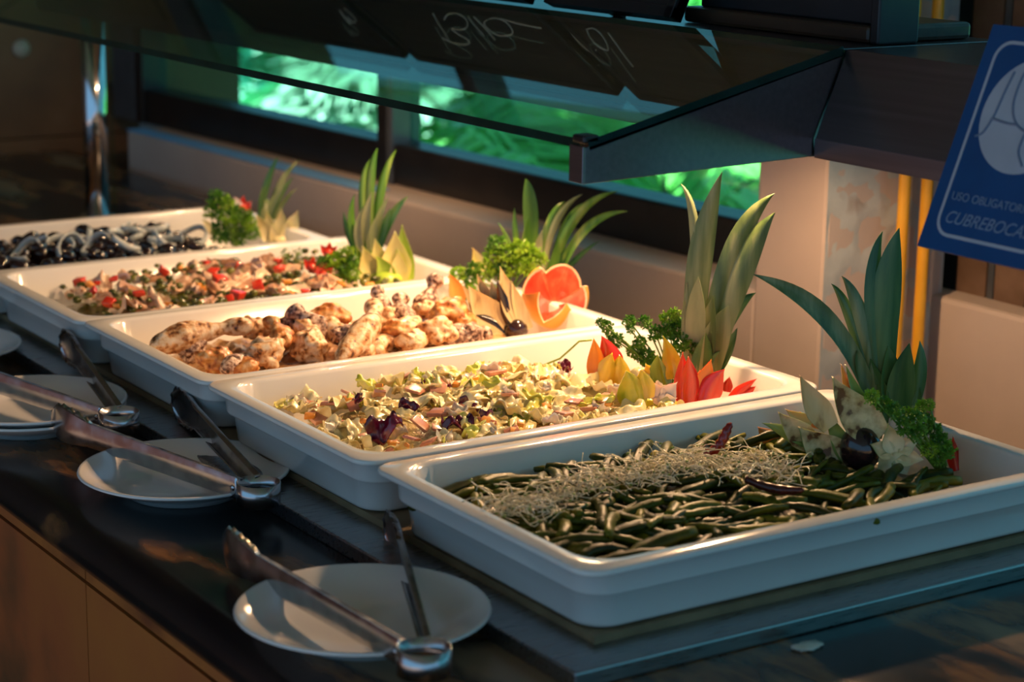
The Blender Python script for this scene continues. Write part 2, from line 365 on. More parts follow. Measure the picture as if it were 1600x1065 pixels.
# ------------------------------------------------------------------ sneeze guard
YJ = .212                                             # the joint between the two lengths of housing
XB, ZB, XT, ZT = .388, .272, .420, .3495              # fascia bottom and top
def housing(name, y0, y1, lab):
    r = empty(name, (0, y0, 0)); L = y1-y0; t = .002
    b = MB(); pr = [(XB, ZB), (XT, ZT), (XT+.20, ZT), (XT+.20, ZT-.03)]
    pr2 = [(XT+.20-t, ZT-.03), (XT+.20-t, ZT-t), (XT+t*1.4, ZT-t), (XB+t, ZB)]
    b.loft([[V((x, y, z)) for x, z in pr+pr2] for y in (0, L)], 0, True, True, True)
    b.build('hood', m_hous, r, bevel=.0006)
    b = MB(); b.box((XB-.0005, 0, ZB-.017), (XB+.0015, L, ZB)); b.box((XB+.0015, 0, ZB-.017), (XB+.012, L, ZB-.0155)); b.build('lip', m_hous, r)
    for yy in (.001, L-.003):
        b = MB(); b.add([V((x, yy+d, z)) for d in (0, .002) for x, z in ((XB+.002, ZB-.015), (XT+.001, ZT-.002), (XT+.197, ZT-.002), (XT+.197, ZT-.028), (XB+.1, ZB-.015))], [(0,1,2,3,4), (9,8,7,6,5)] + [(i, i+5, (i+1)%5+5, (i+1)%5) for i in range(5)])
        b.build('end_plate', m_hous, r)
    tag(r, lab, 'heated shelf')
    return r
h1 = housing('heated_shelf', YJ, 2.12, 'long brushed steel heated shelf over the pans, behind the glass')
h2 = housing('heated_shelf', -.75, YJ-.006, 'brushed steel heated shelf length at the right, without glass, behind the blue sign')
# glass
GX0, GZ0, GX1, GZ1 = .142, .2855, .4172, .3520
gn = V((-(GZ1-GZ0), 0, GX1-GX0)).normalized(); gt = .0085
A, Bq = V((GX0, YJ-.004, GZ0)), V((GX1, YJ-.004, GZ1)); LY_ = V((0, 2.6-YJ, 0))
r = empty('sneeze_guard_glass', (GX0, YJ, GZ0)); o0 = V((GX0, YJ, GZ0))
b = MB(); P = [A, Bq, Bq+LY_, A+LY_]; P2 = [p-gn*gt for p in P]
b.add([p-o0 for p in P+P2], [(0,1,2,3), (7,6,5,4)]); b.build('pane', m_glass, r)
b = MB(); b.add([p-o0 for p in P+P2], [(0,4,5,1), (1,5,6,2), (2,6,7,3), (3,7,4,0)]); b.build('polished_edge', m_edge, r)
tag(r, 'long sloping clear glass sneeze guard above the pans with dark green edge', 'glass')
# bracket
r = empty('guard_bracket', (GX0, YJ, GZ0))
out = [(GX0-.003, GZ0-.036), (GX0-.003, GZ0-.006), (XT-.002, ZT-.0045), (XT-.002, ZT-.02), (XB+.002, ZB-.016)]
b = MB(); n = len(out); b.add([V((x, y, z))-o0 for y in (YJ-.004, YJ-.001) for x, z in out], [tuple(range(n)), tuple(range(2*n-1, n-1, -1))]+[(i, i+n, (i+1)%n+n, (i+1)%n) for i in range(n)])
b.build('side_plate', m_hous, r, bevel=.0006)
b = MB(); b.box(V((GX0-.005, YJ-.004, GZ0-.036))-o0, V((GX0-.003, YJ+.016, GZ0-.005))-o0); b.build('front_flange', m_hous, r, bevel=.0006)
b = MB(); b.box(V((GX0-.004, YJ-.004, GZ0-.003))-o0, V((GX0+.012, YJ+.014, GZ0+.004))-o0); b.build('rubber_cap', m_frame, r, bevel=.002)
tag(r, 'triangular steel end bracket holding the glass at the shelf joint', 'bracket')
# chrome post at the far end
pb = at(146, 336, 2, ZC); pb = V((.435, 2.0, ZC))
r = empty('support_post', pb)
b = MB(); b.tube([(0, 0, 0), (0, 0, .335)], .0195, 32); b.build('tube', m_chrome, r, smooth=True)
b = MB(); b.lathe([(0, .006), (.026, .006), (.032, .001), (.032, 0), (0, 0)], 28); b.build('base_flange', m_chrome, r, smooth=True)
b = MB(); b.box((.026, -.004, .0), (.032, .004, .33)); b.build('glass_strip', m_glass, r)
tag(r, 'shiny chrome support post behind the farthest pan', 'post')
# heat lamps in the long shelf
for i, (y, pw) in enumerate(((.44, 1.5), (.72, 1.25), (.99, 1.15), (1.27, .65), (1.58, .6))):
    r = empty('heat_lamp', (.515, y, .335))
    b = MB(); b.lathe([(.012, .01), (.014, 0), (.034, -.03), (.036, -.032), (.033, -.029), (.012, .0), (.010, .01)], 24); b.build('reflector', m_chrome, r, smooth=True)
    b = MB(); b.lathe([(0, .012), (.012, .012), (.012, 0), (0, 0)], 16); b.build('socket', m_frame, r)
    tag(r, 'small warm heat lamp hidden under the long steel shelf', 'lamp', 'heat lamps under the shelf')
    l = bpy.data.lights.new('bulb', 'SPOT'); l.energy = LAMPW*pw; l.color = (1, .60, .31); l.shadow_soft_size = .010; l.spot_size = math.radians(118 if 0 < i < 4 else 165); l.spot_blend = .35
    lo = bpy.data.objects.new('bulb', l); COL.objects.link(lo); lo.parent = r; lo.location = (0, 0, -.026); lo.rotation_euler = V((.52, 0, 1) if 0 < i < 4 else ((-.02, .25, 1) if i == 0 else (.1, -.5, 1))).to_track_quat('Z', 'Y').to_euler()

# ------------------------------------------------------------------ blackboards on the shelf
def stroke(pts, r=.0012, n=5):
    b = MB(); b.tube(pts, r, n); return b
GA = V((GX0, 0, GZ0))
TB = math.radians(66)                                  # lean of the boards
bd = V((math.cos(TB), 0, math.sin(TB))); BB = V((.431, 0, ZT+.0075)); bnorm = V((-math.sin(TB), 0, math.cos(TB)))
def on_board(x, y):
    "where the glass mirrors the board to"
    d = (fwd*FPX+rgt*(x-800)-upv*(y-532.5)).normalized()
    t = (GA-CAM).dot(gn)/d.dot(gn); p = CAM+d*t; d2 = d-gn*2*d.dot(gn)
    t = (BB-p).dot(bnorm)/d2.dot(bnorm); return p+d2*t
def board(y0, y1, h, lab, strokes):
    r = empty('chalkboard', (BB.x, y0, BB.z)); O = V((BB.x, y0, BB.z))
    Mx = Matrix((bd, V((0, 1, 0)), bnorm)).transposed().to_4x4()
    b = MB(); b.box((0, 0, -.012), (h, y1-y0, -.0), 0, Mx); b.build('slate', m_blk, r, bevel=.001)
    b = MB(); L = y1-y0
    for a, c in (((0, 0, -.013), (.012, L, .003)), ((h-.012, 0, -.013), (h, L, .003)), ((0, 0, -.013), (h, .012, .003)), ((0, L-.012, -.013), (h, L, .003))): b.box(a, c, 0, Mx)
    b.build('wooden_frame', m_blk, r, bevel=.001)
    b = MB(); b.box((-.0, L/2-.01, -.02), (h*.8, L/2+.01, -.013), 0, Mx); b.build('rear_stay', m_wood, r)
    c = MB()
    for st in strokes:
        q = [on_board(*p)+bnorm*.001-O for p in st]; c.tube(q, .0011, 5)
    if strokes: c.build('chalk_lettering', m_chalk, r)
    tag(r, lab, 'chalkboard', None)
def poly(pts, k=5):
    "rounded stroke through the points"
    out = []
    P = [pts[0]]+list(pts)+[pts[-1]]
    for i in range(1, len(P)-2):
        for j in range(k):
            t = j/k; o = []
            for a in (0, 1):
                p0, p1, p2, p3 = P[i-1][a], P[i][a], P[i+1][a], P[i+2][a]
                o.append(.5*((2*p1)+(-p0+p2)*t+(2*p0-5*p1+4*p2-p3)*t*t+(-p0+3*p1-3*p2+p3)*t**3))
            out.append(tuple(o))
    out.append(pts[-1]); return out
POLLO = [poly([(677, 20), (686, 36), (695, 50), (703, 64)]),
         poly([(695, 30), (700, 22), (714, 20), (728, 28), (731, 40), (720, 46), (707, 44), (716, 52), (730, 60), (734, 67), (722, 69), (706, 65), (692, 58)]),
         poly([(732, 25), (742, 38), (757, 55)]), poly([(741, 25), (756, 40), (774, 61)]),
         poly([(762, 30), (757, 36), (768, 48), (783, 55), (799, 53), (801, 46), (792, 34), (776, 27), (765, 29)]), poly([(782, 28), (800, 33), (820, 38), (846, 43)])]
FOL = [poly([(893, 50), (904, 63), (918, 76), (929, 80), (932, 77)]),
       poly([(918, 45), (922, 56), (934, 70), (948, 77), (951, 76), (948, 65), (938, 50), (927, 43), (917, 45)]),
       poly([(951, 50), (962, 65), (976, 85), (990, 103)])]
THIRD = [poly([(531, 15), (538, 25), (548, 37)]), poly([(538, 12), (548, 20), (556, 30), (552, 34), (543, 26)])]
ya = on_board(868, 55).y; yb = on_board(900, 55).y
Yl = on_board(560, 30).y; Yr = on_board(1040, 90).y
board(.475, .70, .17, 'black chalkboard lettered in thin chalk, leaning on the shelf nearest its joint', FOL)
board(.74, 1.19, .17, 'black chalkboard with the chalk word Pollo leaning on the shelf', POLLO)
board(1.22, 1.66, .17, 'black chalkboard farthest along the shelf, half out of the picture', THIRD)
# dark slab and box at the joint
r = empty('menu_stand', (.47, .232, ZT+.0005))
b = MB(); b.box((0, 0, 0), (.13, .275, .016)); b.build('base_slab', m_wood, r, bevel=.004)
b = MB(); b.box((.012, .004, .016), (.022, .262, .20)); b.build('back_panel', m_blk, r, bevel=.002)
b = MB(); b.box((.0, -.012, 0), (.05, 0, .10)); b.build('end_cheek', m_blk, r, bevel=.002)
tag(r, 'black menu stand with a wooden base slab on the shelf at its joint', 'stand')

# ------------------------------------------------------------------ blue notice
sb = V((.336, .02, .211)); st_ = V((.4065, .02, .386)); su = (st_-sb).normalized(); sw = V((0, -1, 0)); sn = sw.cross(su).normalized()
if sn.x > 0: sn = -sn
SL = (st_-sb).length; SWD = .136
MS = Matrix((sw, su, sn)).transposed().to_4x4()
r = empty('notice_sign', sb)
def sbx(b, x0, y0, x1, y1, z0=0, z1=.0006): b.box((x0, y0, z0), (x1, y1, z1), 0, MS)
b = MB(); sbx(b, 0, 0, SWD, SL, -.003, 0); b.build('panel', m_blue, r)
b = MB(); i_ = .012; rr = .016; wd = .0028
rings = [[MS @ V((p.x, p.y, z)) for p in rrect(i_+e, i_+e, SWD-i_-e, SL-i_-e, rr-e, 0, 6)] for e, z in ((0, .0002), (0, .0006), (wd, .0006), (wd, .0002))]
b.loft(rings); b.build('border_line', m_white, r)
ccx, ccy, cr = .068, .118, .0475
b = MB(); b.add([MS @ V((ccx+cr*math.cos(2*PI*k/48), ccy+cr*math.sin(2*PI*k/48), .0006)) for k in range(48)], [tuple(range(48))])
b.build('round_field', m_white, r)
m_pict = mat('sign_pictogram', [(.4, (.12, .17, .27)), (.6, (.14, .19, .29))], rough=.4)
b = MB()
for pts in ([(.040, .152), (.037, .135), (.035, .118), (.0335, .112), (.029, .100), (.022, .096)],
            [(.052, .158), (.049, .142), (.050, .125), (.058, .112), (.072, .106), (.090, .108)],
            [(.0345, .112), (.050, .110), (.060, .110)], [(.072, .106), (.071, .090), (.080, .078)], [(.060, .132), (.070, .128), (.082, .130)]):
    b.tube([MS @ V((x, y, .0008)) for x, y in poly(pts, 4)], .0011, 5)
b.build('masked_face_pictogram', m_pict, r)
def text(s, x, y, size, par, name, shear=0, m=None, MT=None, sx=1):
    c = bpy.data.curves.new(name, 'FONT'); c.body = s; c.size = size; c.extrude = .0002; c.shear = shear
    o = bpy.data.objects.new(name+'_tmp', c); COL.objects.link(o)
    bpy.context.view_layer.update(); dg = bpy.context.evaluated_depsgraph_get()
    me = bpy.data.meshes.new_from_object(o.evaluated_get(dg)); bpy.data.objects.remove(o)
    me.materials.clear(); me.materials.append(m)
    for v in me.vertices: v.co = MT @ V((x+v.co.x*sx, y+v.co.y, .0006+v.co.z))
    return link(name, me, par)
text('USO OBLIGATORIO DE', .0192, .0425, .0098, r, 'first_line_lettering', 0, m_letter, MS, .98)
text('CUBREBOCAS', .0195, .0235, .0145, r, 'second_line_lettering', .3, m_letter, MS, .98)
b = MB(); b.box((.0, 0, 0), (.012, .004, .002)); 
tag(r, 'tilted blue notice with white border and a masked face pictogram, hooked on the shelf', 'sign')
for q in (.03, .105):
    p = MS @ V((q, SL*.79, -.003)); b = MB(); b.box(p+V((-.0005, -.006, -.004)), p+V((.02, .006, -.002)))
    b.build('hook', m_hous, r)

# ------------------------------------------------------------------ plates and tongs
def plate_mesh():
    b = MB(); pr = [(0, .002), (.050, .002), (.0515, 0), (.054, 0), (.056, .0040), (.062, .0058), (.085, .0155), (.0985, .0215), (.1000, .0225), (.0985, .0242), (.096, .0238), (.080, .0170), (.066, .0100), (.058, .0080), (.03, .0072), (0, .0070)]
    b.lathe(pr, 64); return b.mesh('plate', m_plate)
plm = plate_mesh()
for x, y, z, lab in ((-.103, .150, ZC, 'white round plate nearest the camera, in front of the bean pan'), (-.066, .561, ZC, 'white round plate on the worktop in front of the cabbage salad pan'),
                     (-.110, .850, ZC, 'white round plate at the left, the lower one of a stack of two'), (-.108, .852, ZC+.0060, 'white round plate at the left, the upper one of a stack of two'),
                     (-.108, 1.165, ZC, 'white round plate at the left edge of the picture, farthest away')):
    o = link('plate', plm, None, (x, y, z+.0003)); tag(o, lab, 'plate', 'white round plates')

def tong_arm(sgn):
    "arm along +x from the band, its open side towards -sgn*y"
    L = .308; N = 60; rings = []
    for i in range(N+1):
        t = i/N; x = t*L
        sp = max(0, (t-.76)/.24)
        h = .0098+.0022*min(1, t/.7)
        if sp > 0: h = .0120+.0052*math.sin(min(1, sp*1.4)*PI/2) - .013*max(0, sp-.72)**1.6/.28**1.6
        edge = .0040*abs(math.sin(sp*PI*5.5)) if sp > 0 else 0
        fl = (.0065+.003*sp)*(1-sp**3); curl = .011*sp**3; dish = .003*math.sin(sp*PI)
        ring = []
        for yy, zz in ((fl, -h+.001-edge), (.0010, -h), (-.0, -h*.8), (-dish, 0), (-.0, h*.8), (.0010, h), (fl, h-.001+edge)):
            ring.append(V((x, -sgn*(yy+curl), zz)))
        rings.append(ring)
    b = MB(); b.loft(rings, 0, False); return b
def make_tongs():
    r = empty('serving_tongs', (0, 0, 0))
    R = .0195; b = MB(); n = 40
    b.loft([[V((R*math.cos(a), R*math.sin(a), z)) for a in [2*PI*k/n for k in range(n)]] for z in (-.0100, .0100)])
    o = b.build('spring_band', m_tong, r, smooth=True); s = o.modifiers.new('thick', 'SOLIDIFY'); s.thickness = .0009; s.offset = 0
    for sg in (1, -1):
        b = tong_arm(sg); o = b.build('arm', m_tong, r, smooth=True); smooth_edges(o, 35)
        o.location = (R*.80, sg*R*.62, 0)
        s = o.modifiers.new('thick', 'SOLIDIFY'); s.thickness = .0008; s.offset = 0
        b = MB(); b.lathe([(0, .0014), (.0026, .0010), (.003, 0), (0, 0)], 12); c = b.build('rivet', m_tong, o, smooth=True)
        c.location = (.008, sg*.0004, 0); c.rotation_euler = (-sg*PI/2, 0, 0)
    return r
tg0 = make_tongs()
def place_tongs(o, c, tipA, tipB, lab, tilt=0):
    c = V(c); a = math.atan2(tipA[1]-c.y, tipA[0]-c.x); bb = math.atan2(tipB[1]-c.y, tipB[0]-c.x)
    mid = (a+bb)/2; half = abs(a-bb)/2
    o.location = c; o.rotation_euler = (0, -tilt, mid)
    arms = [k for k in o.children if k.name.startswith('arm')]
    for k in arms:
        sg = 1 if k.location.y > 0 else -1
        k.rotation_euler = (0, 0, sg*(half+.005))
    tag(o, lab, 'tongs', 'steel serving tongs')
tg1 = copy_tree(tg0); tg2 = copy_tree(tg0)
ZT_ = ZC+.030
place_tongs(tg0, (-.129, .015, ZT_+.002), (-.132, .333), (.012, .319), 'steel serving tongs lying open across the nearest plate', -.02)
place_tongs(tg1, (-.050, .437, ZT_), (-.118, .73), (.012, .77), 'steel serving tongs lying open across the plate before the cabbage pan', .015)
place_tongs(tg2, (-.067, .714, ZT_+.003), (-.155, 1.03), (-.005, 1.03), 'steel serving tongs lying open across the stacked plates', .03)

# crumbs on the worktop
def blob(R, sub, amp, sc, seed, sxyz=(1, 1, 1)):
    bm = bmesh.new(); bmesh.ops.create_icosphere(bm, subdivisions=sub, radius=1)
    vs_ = []
    for v in bm.verts:
        p = v.co.copy(); k = 1+amp*(nz(p, sc, seed)+.5*nz(p, sc*2.3, seed+1)+.25*nz(p, sc*5, seed+2))
        vs_.append(V((p.x*k*R*sxyz[0], p.y*k*R*sxyz[1], p.z*k*R*sxyz[2])))
    fs = [tuple(v.index for v in f.verts) for f in bm.faces]; bm.free(); return vs_, fs
m_onion = mat('onion', [(.35, (.52, .46, .36)), (.65, (.72, .68, .58))], rough=.2, scale=40, coat=.3, sss=.3)
v_, f_ = blob(.012, 3, .5, 1.3, 4, (1.15, .75, .14)); b = MB(); b.add(v_, f_); o = b.build('onion_scrap', m_onion, smooth=True)
o.location = at(1262, 1008, 2, ZC+.0015); tag(o, 'pale scrap of onion dropped on the dark worktop in front of the nearest pan', 'scrap')
#FOOD
# ------------------------------------------------------------------ food: materials
m_bean = mat('bean_skin', [(.25, (.030, .036, .002)), (.5, (.085, .095, .004)), (.68, (.16, .155, .007)), (.85, (.24, .20, .02))], rough=.42, spec=.3, scale=40, bump=.35, bscale=70, island=.5)
m_beanin = mat('bean_bed', [(.3, (.02, .02, .006)), (.7, (.06, .055, .015))], rough=.35, scale=30, bump=1)
m_sprout = mat('sprout', [(.4, (.66, .58, .36)), (.6, (.88, .80, .58))], rough=.25, scale=50, sss=.2)
m_seed = mat('sprout_seed', [(.4, (.12, .22, .03)), (.6, (.30, .38, .06))], rough=.4, scale=50)
m_chili = mat('dried_chili_skin', [(.3, (.10, .004, .004)), (.6, (.38, .02, .012)), (.75, (.5, .05, .03))], rough=.2, scale=60, bump=.6, bscale=110, coat=.4)
m_dkchili = mat('dark_chili_skin', [(.3, (.03, .008, .006)), (.7, (.09, .015, .01))], rough=.25, scale=60, bump=.6, bscale=110)
m_aubflesh = mat('aubergine_flesh', [(.36, (.20, .08, .02)), (.42, (.56, .40, .16)), (.6, (.84, .70, .36)), (.75, (.76, .66, .28))], rough=.4, scale=70, sss=.15, bump=.2)
m_aubdry = mat('aubergine_flesh_aged', [(.3, (.36, .20, .07)), (.42, (.72, .54, .24)), (.7, (.84, .68, .36))], rough=.4, scale=60, sss=.15, bump=.3, stretch=(1, 1, .3))
m_aubskin = mat('aubergine_skin', [(.3, (.010, .006, .008)), (.6, (.035, .014, .014)), (.8, (.07, .03, .02))], rough=.16, scale=30, coat=.5)
m_ltskin = mat('pale_green_skin', [(.3, (.20, .32, .06)), (.7, (.42, .48, .14))], rough=.3, scale=30)
m_cream = mat('cream_flesh', [(.3, (.56, .44, .18)), (.5, (.78, .68, .38)), (.7, (.84, .76, .46))], rough=.3, scale=35, sss=.2, coat=.2)
m_melon = mat('melon_flesh', [(.3, (.72, .60, .20)), (.5, (.82, .72, .30)), (.7, (.84, .70, .16))], rough=.3, scale=30, sss=.2, coat=.2)
m_melskin = mat('melon_skin', [(.3, (.22, .38, .03)), (.7, (.48, .60, .08))], rough=.3, scale=25)
m_pap = mat('papaya_flesh', [(.3, (.72, .22, .04)), (.7, (.85, .38, .08))], rough=.35, scale=30, coat=.2)
m_gf = mat('grapefruit_flesh', [(.3, (.66, .045, .02)), (.5, (.86, .10, .045)), (.7, (.92, .24, .12))], rough=.22, scale=55, stretch=(1, 1, .4), sss=.2, coat=.3, bump=.4, bscale=120)
m_gfr = mat('grapefruit_rind', [(.3, (.80, .27, .035)), (.6, (.90, .42, .07))], rough=.4, scale=15, bump=.4, bscale=160)
m_pith = mat('grapefruit_pith', [(.4, (.86, .62, .36)), (.6, (.88, .70, .46))], rough=.6)
m_red = mat('red_pepper', [(.3, (.62, .02, .01)), (.7, (.80, .055, .025))], rough=.22, scale=12, coat=.3)
m_ora = mat('orange_pepper', [(.3, (.82, .18, .015)), (.7, (.88, .30, .02))], rough=.24, scale=12, coat=.3)
m_yel2 = mat('yellow_pepper', [(.3, (.82, .42, .02)), (.5, (.80, .52, .04)), (.65, (.52, .50, .03))], rough=.24, scale=22, coat=.3)
m_ygr = mat('yellow_green_pepper', [(.35, (.25, .34, .015)), (.5, (.62, .52, .02)), (.65, (.80, .42, .015))], rough=.24, scale=22, coat=.3)
m_gre = mat('green_pepper', [(.3, (.10, .20, .01)), (.7, (.26, .36, .02))], rough=.24, scale=16, coat=.3)
m_par = mat('parsley_leaf', [(.3, (.035, .13, .012)), (.5, (.085, .25, .018)), (.7, (.20, .40, .03))], rough=.42, scale=60)
m_parB = mat('parsley_leaf_light', [(.3, (.10, .26, .012)), (.5, (.22, .42, .02)), (.7, (.36, .52, .04))], rough=.42, scale=60)
m_stem = mat('parsley_stem', [(.4, (.10, .22, .02)), (.6, (.18, .30, .05))], rough=.4)
m_plA = mat('pineapple_leaf', [(.32, (.05, .09, .025)), (.5, (.125, .18, .055)), (.68, (.30, .32, .14))], rough=.36, scale=26, stretch=(2.5, 2.5, .25), bump=.25, bscale=60)
m_plB = mat('pineapple_leaf_fresh', [(.3, (.05, .17, .012)), (.5, (.12, .27, .03)), (.7, (.32, .40, .10))], rough=.34, scale=26, stretch=(2.5, 2.5, .25), bump=.2, bscale=60)
m_plC = mat('pineapple_leaf_dark', [(.3, (.012, .060, .016)), (.5, (.03, .12, .03)), (.7, (.12, .22, .06))], rough=.34, scale=22, stretch=(2.5, 2.5, .25), bump=.2, bscale=60)
m_plD = mat('pineapple_leaf_pale', [(.3, (.16, .22, .08)), (.6, (.40, .42, .22)), (.8, (.5, .48, .28))], rough=.45, scale=26, stretch=(1, 1, .35))
m_chk = mat('chicken_sauced', [(.33, (.07, .022, .012)), (.40, (.40, .15, .04)), (.48, (.70, .40, .18)), (.58, (.82, .60, .38)), (.72, (.88, .72, .54))], rough=.42, scale=124, detail=9, bump=.9, bscale=130, coat=.12, sss=.08)
m_chkb = mat('chicken_roasted', [(.28, (.08, .022, .008)), (.42, (.44, .13, .025)), (.55, (.66, .30, .08)), (.7, (.80, .52, .28))], rough=.42, scale=104, detail=9, bump=.9, bscale=120, coat=.12)
m_chkd = mat('chicken_herbed', [(.36, (.045, .02, .015)), (.46, (.24, .11, .07)), (.56, (.62, .42, .30)), (.7, (.82, .66, .52))], rough=.42, scale=195, detail=9, bump=1, bscale=150, coat=.12)
m_sauce = mat('chicken_sauce', [(.3, (.30, .12, .04)), (.5, (.62, .34, .14)), (.7, (.8, .56, .34))], rough=.2, scale=104, bump=.6, coat=.4)
m_cabA = mat('cabbage_cream', [(.3, (.72, .56, .20)), (.5, (.88, .76, .40)), (.7, (.92, .84, .58))], rough=.3, scale=30, coat=.22, sss=.15, bump=.35, bscale=80, island=.3)
m_cabB = mat('cabbage_green', [(.3, (.50, .56, .05)), (.5, (.74, .72, .16)), (.7, (.88, .80, .38))], rough=.3, scale=26, coat=.22, sss=.15, bump=.35, bscale=80, island=.3)
m_cabP = mat('cabbage_purple', [(.3, (.035, .002, .010)), (.6, (.15, .006, .035)), (.75, (.34, .03, .10))], rough=.2, scale=40, coat=.4, bump=.6, bscale=90)
m_ham = mat('ham', [(.3, (.55, .20, .12)), (.7, (.74, .38, .25))], rough=.25, scale=40, coat=.3, island=.3)
m_saladbed = mat('salad_bed', [(.3, (.42, .36, .12)), (.5, (.66, .52, .26)), (.7, (.55, .28, .14))], rough=.25, scale=120, bump=1, coat=.3)
m_carrot = mat('carrot', [(.3, (.75, .25, .03)), (.7, (.82, .38, .06))], rough=.3, scale=40, coat=.3)
m_tom = mat('tomato', [(.3, (.55, .02, .012)), (.7, (.75, .08, .035))], rough=.2, scale=30, coat=.4)
m_fish = mat('fish_piece', [(.3, (.50, .26, .14)), (.5, (.72, .48, .32)), (.7, (.80, .66, .50))], rough=.25, scale=24, coat=.4, sss=.15, bump=.3, island=.4)
m_nop = mat('chopped_green', [(.3, (.04, .055, .008)), (.6, (.13, .13, .02)), (.8, (.24, .22, .05))], rough=.25, scale=40, coat=.35, island=.3)
m_oliv = mat('black_olive', [(.3, (.006, .004, .005)), (.7, (.028, .012, .012))], rough=.14, scale=30, coat=.5)
m_ring = mat('onion_ring', [(.35, (.36, .42, .42)), (.65, (.62, .66, .64))], rough=.14, scale=30, coat=.5, sss=.2)
m_radish = mat('radish_flesh', [(.35, (.78, .55, .48)), (.6, (.88, .78, .70))], rough=.25, scale=40, sss=.2, coat=.2)

# ------------------------------------------------------------------ food: shapes
def bez(P, n):
    P = [V(p) for p in P]; out = []
    for i in range(n+1):
        t = i/n
        if len(P) == 3: out.append(P[0]*(1-t)**2+P[1]*2*t*(1-t)+P[2]*t*t)
        else: out.append(P[0]*(1-t)**3+P[1]*3*t*(1-t)**2+P[2]*3*t*t*(1-t)+P[3]*t**3)
    return out
def blade(P, w, front, depth=.25, thick=.0012, prof=None, n=14, twist=0, mi=(0, 0)):
    "a thick curved leaf or petal along P; front = side that is hollow; material indices (front, back)"
    pts = bez(P, n); b = MB(); top = []; bot = []; front = V(front)
    for i, p in enumerate(pts):
        t = i/n; tg = (pts[min(n, i+1)]-pts[max(0, i-1)]).normalized()
        s = tg.cross(front).normalized()
        if twist: s = Quaternion(tg, twist*t) @ s
        nn = s.cross(tg).normalized()
        wv = w*(prof(t) if prof else 1)
        a = []; c = []
        for u in (-1, -.55, 0, .55, 1):
            q = p+s*u*wv/2+nn*(abs(u)**1.6*wv*depth)
            a.append(q); c.append(q-nn*thick*(1-.6*abs(u)))
        top.append(a); bot.append(c)
    b.loft(top, mi[0], False); b.loft([r[::-1] for r in bot], mi[1], False)
    for k in (0, 4):
        vs_ = []; fs = []
        for i in range(n+1): vs_ += [top[i][k], bot[i][k]]
        for i in range(n): fs.append((2*i, 2*i+1, 2*i+3, 2*i+2) if k else (2*i, 2*i+2, 2*i+3, 2*i+1))
        b.add(vs_, fs, mi[1])
    for i in (0, n): b.add(top[i]+bot[i], [(0, 1, 6, 5), (1, 2, 7, 6), (2, 3, 8, 7), (3, 4, 9, 8)], mi[0])
    return b
leafp = lambda t: (.72+.55*t-.3*t*t)*(1 if t < .45 else max(.02, 1-((t-.45)/.55)**1.7))
petalp = lambda t: .66+.34*math.sin(PI/2*t/.36) if t < .36 else max(.03, 1-((t-.36)/.64)**1.3)
TOCAM = -HF
def lab_piece(r, label, cat, group=None): tag(r, label, cat, group)
def crown(foot, zf, leaves, label, mats, dd0=0.0, seed=1):
    rnd = random.Random(seed); B = at(foot[0], foot[1], 2, zf); r = empty('pineapple_crown', B); sc = scale_at(B)
    for k, lf in enumerate(leaves):
        pts, wpx, mi, dz = lf[0], lf[1], lf[2], lf[3]
        n = len(pts); P = [face(B, x, y, dd0+dz*sc*(i/(n-1))*1.0)-B for i, (x, y) in enumerate(pts)]
        if n == 3: P = [P[0], P[1]*2-(P[0]+P[2])*.5, P[2]]
        fr_ = (TOCAM+V((rnd.uniform(-.5, .5), rnd.uniform(-.4, .4), .15))).normalized()*(1 if dz <= 0 or len(lf) > 4 else -1)
        bb = blade(P, wpx*sc*1.05, fr_, .16, .0016, leafp if len(lf) < 6 else (lambda t: 1-.12*t), 16)
        o = bb.build('leaf', mats[mi], r, smooth=True)
    # the short stump the leaves grow from
    b = MB(); tipy = min(foot[1]-18, foot[1]); T = face(B, foot[0]+2, foot[1]-55 if len(leaves) > 6 else foot[1]-25, dd0+.006)-B
    T0 = V((0, 0, -.012))+HF*(dd0+.006); rr0 = sc*13
    b.tube([T0, T0.lerp(T, .5), T], [rr0*1.1, rr0, rr0*.5], 12); b.build('stump', mats[0], r, smooth=True)
    tag(r, label, 'pineapple crown', 'pineapple crowns standing in the pans'); return r
def parsley(foot, zf, cl, label, dd=0.0, seed=1, mats=None, dens=150):
    rnd = random.Random(seed); B = at(foot[0], foot[1], 2, zf); r = empty('parsley_sprig', B); sc = scale_at(B)
    mats = mats or [m_par]
    for k, (x, y, rp) in enumerate(cl):
        d0 = dd+rnd.uniform(-.008, .012); C = face(B, x, y, d0)-B; R = rp*sc*1.08; b = MB()
        for i in range(dens):
            dr = V((rnd.gauss(0, 1), rnd.gauss(0, 1), rnd.gauss(0, 1))).normalized()
            c = dr*R*rnd.uniform(.30, 1.0)
            u = (dr+V((rnd.uniform(-.8, .8), rnd.uniform(-.8, .8), rnd.uniform(-.6, .8)))).normalized(); s = u.orthogonal().normalized(); s = Quaternion(u, rnd.uniform(0, 6.28)) @ s; nn = u.cross(s)
            l = R*rnd.uniform(.30, .52)
            vs_ = [c, c+u*l*.5+s*l*.55+nn*l*.2, c+u*l*.75+s*l*.2-nn*l*.15, c+u*l*1.05+nn*l*.22, c+u*l*.75-s*l*.22-nn*l*.15, c+u*l*.45-s*l*.58+nn*l*.2]
            b.add(vs_, [(0, 1, 2), (0, 2, 3), (0, 3, 4), (0, 4, 5)])
        o = b.build('leaf_cluster', rnd.choice(mats), r); o.location = C
        b = MB(); q = V((rnd.uniform(-.004, .004), rnd.uniform(-.004, .004), 0))+HF*dd
        b.tube(bez([q, q.lerp(C, .5)+V((0, 0, R*.6)), C], 6), .0009, 5); b.build('stem', m_stem, r, smooth=True)
    tag(r, label, 'parsley', 'curly parsley in the garnishes'); return r
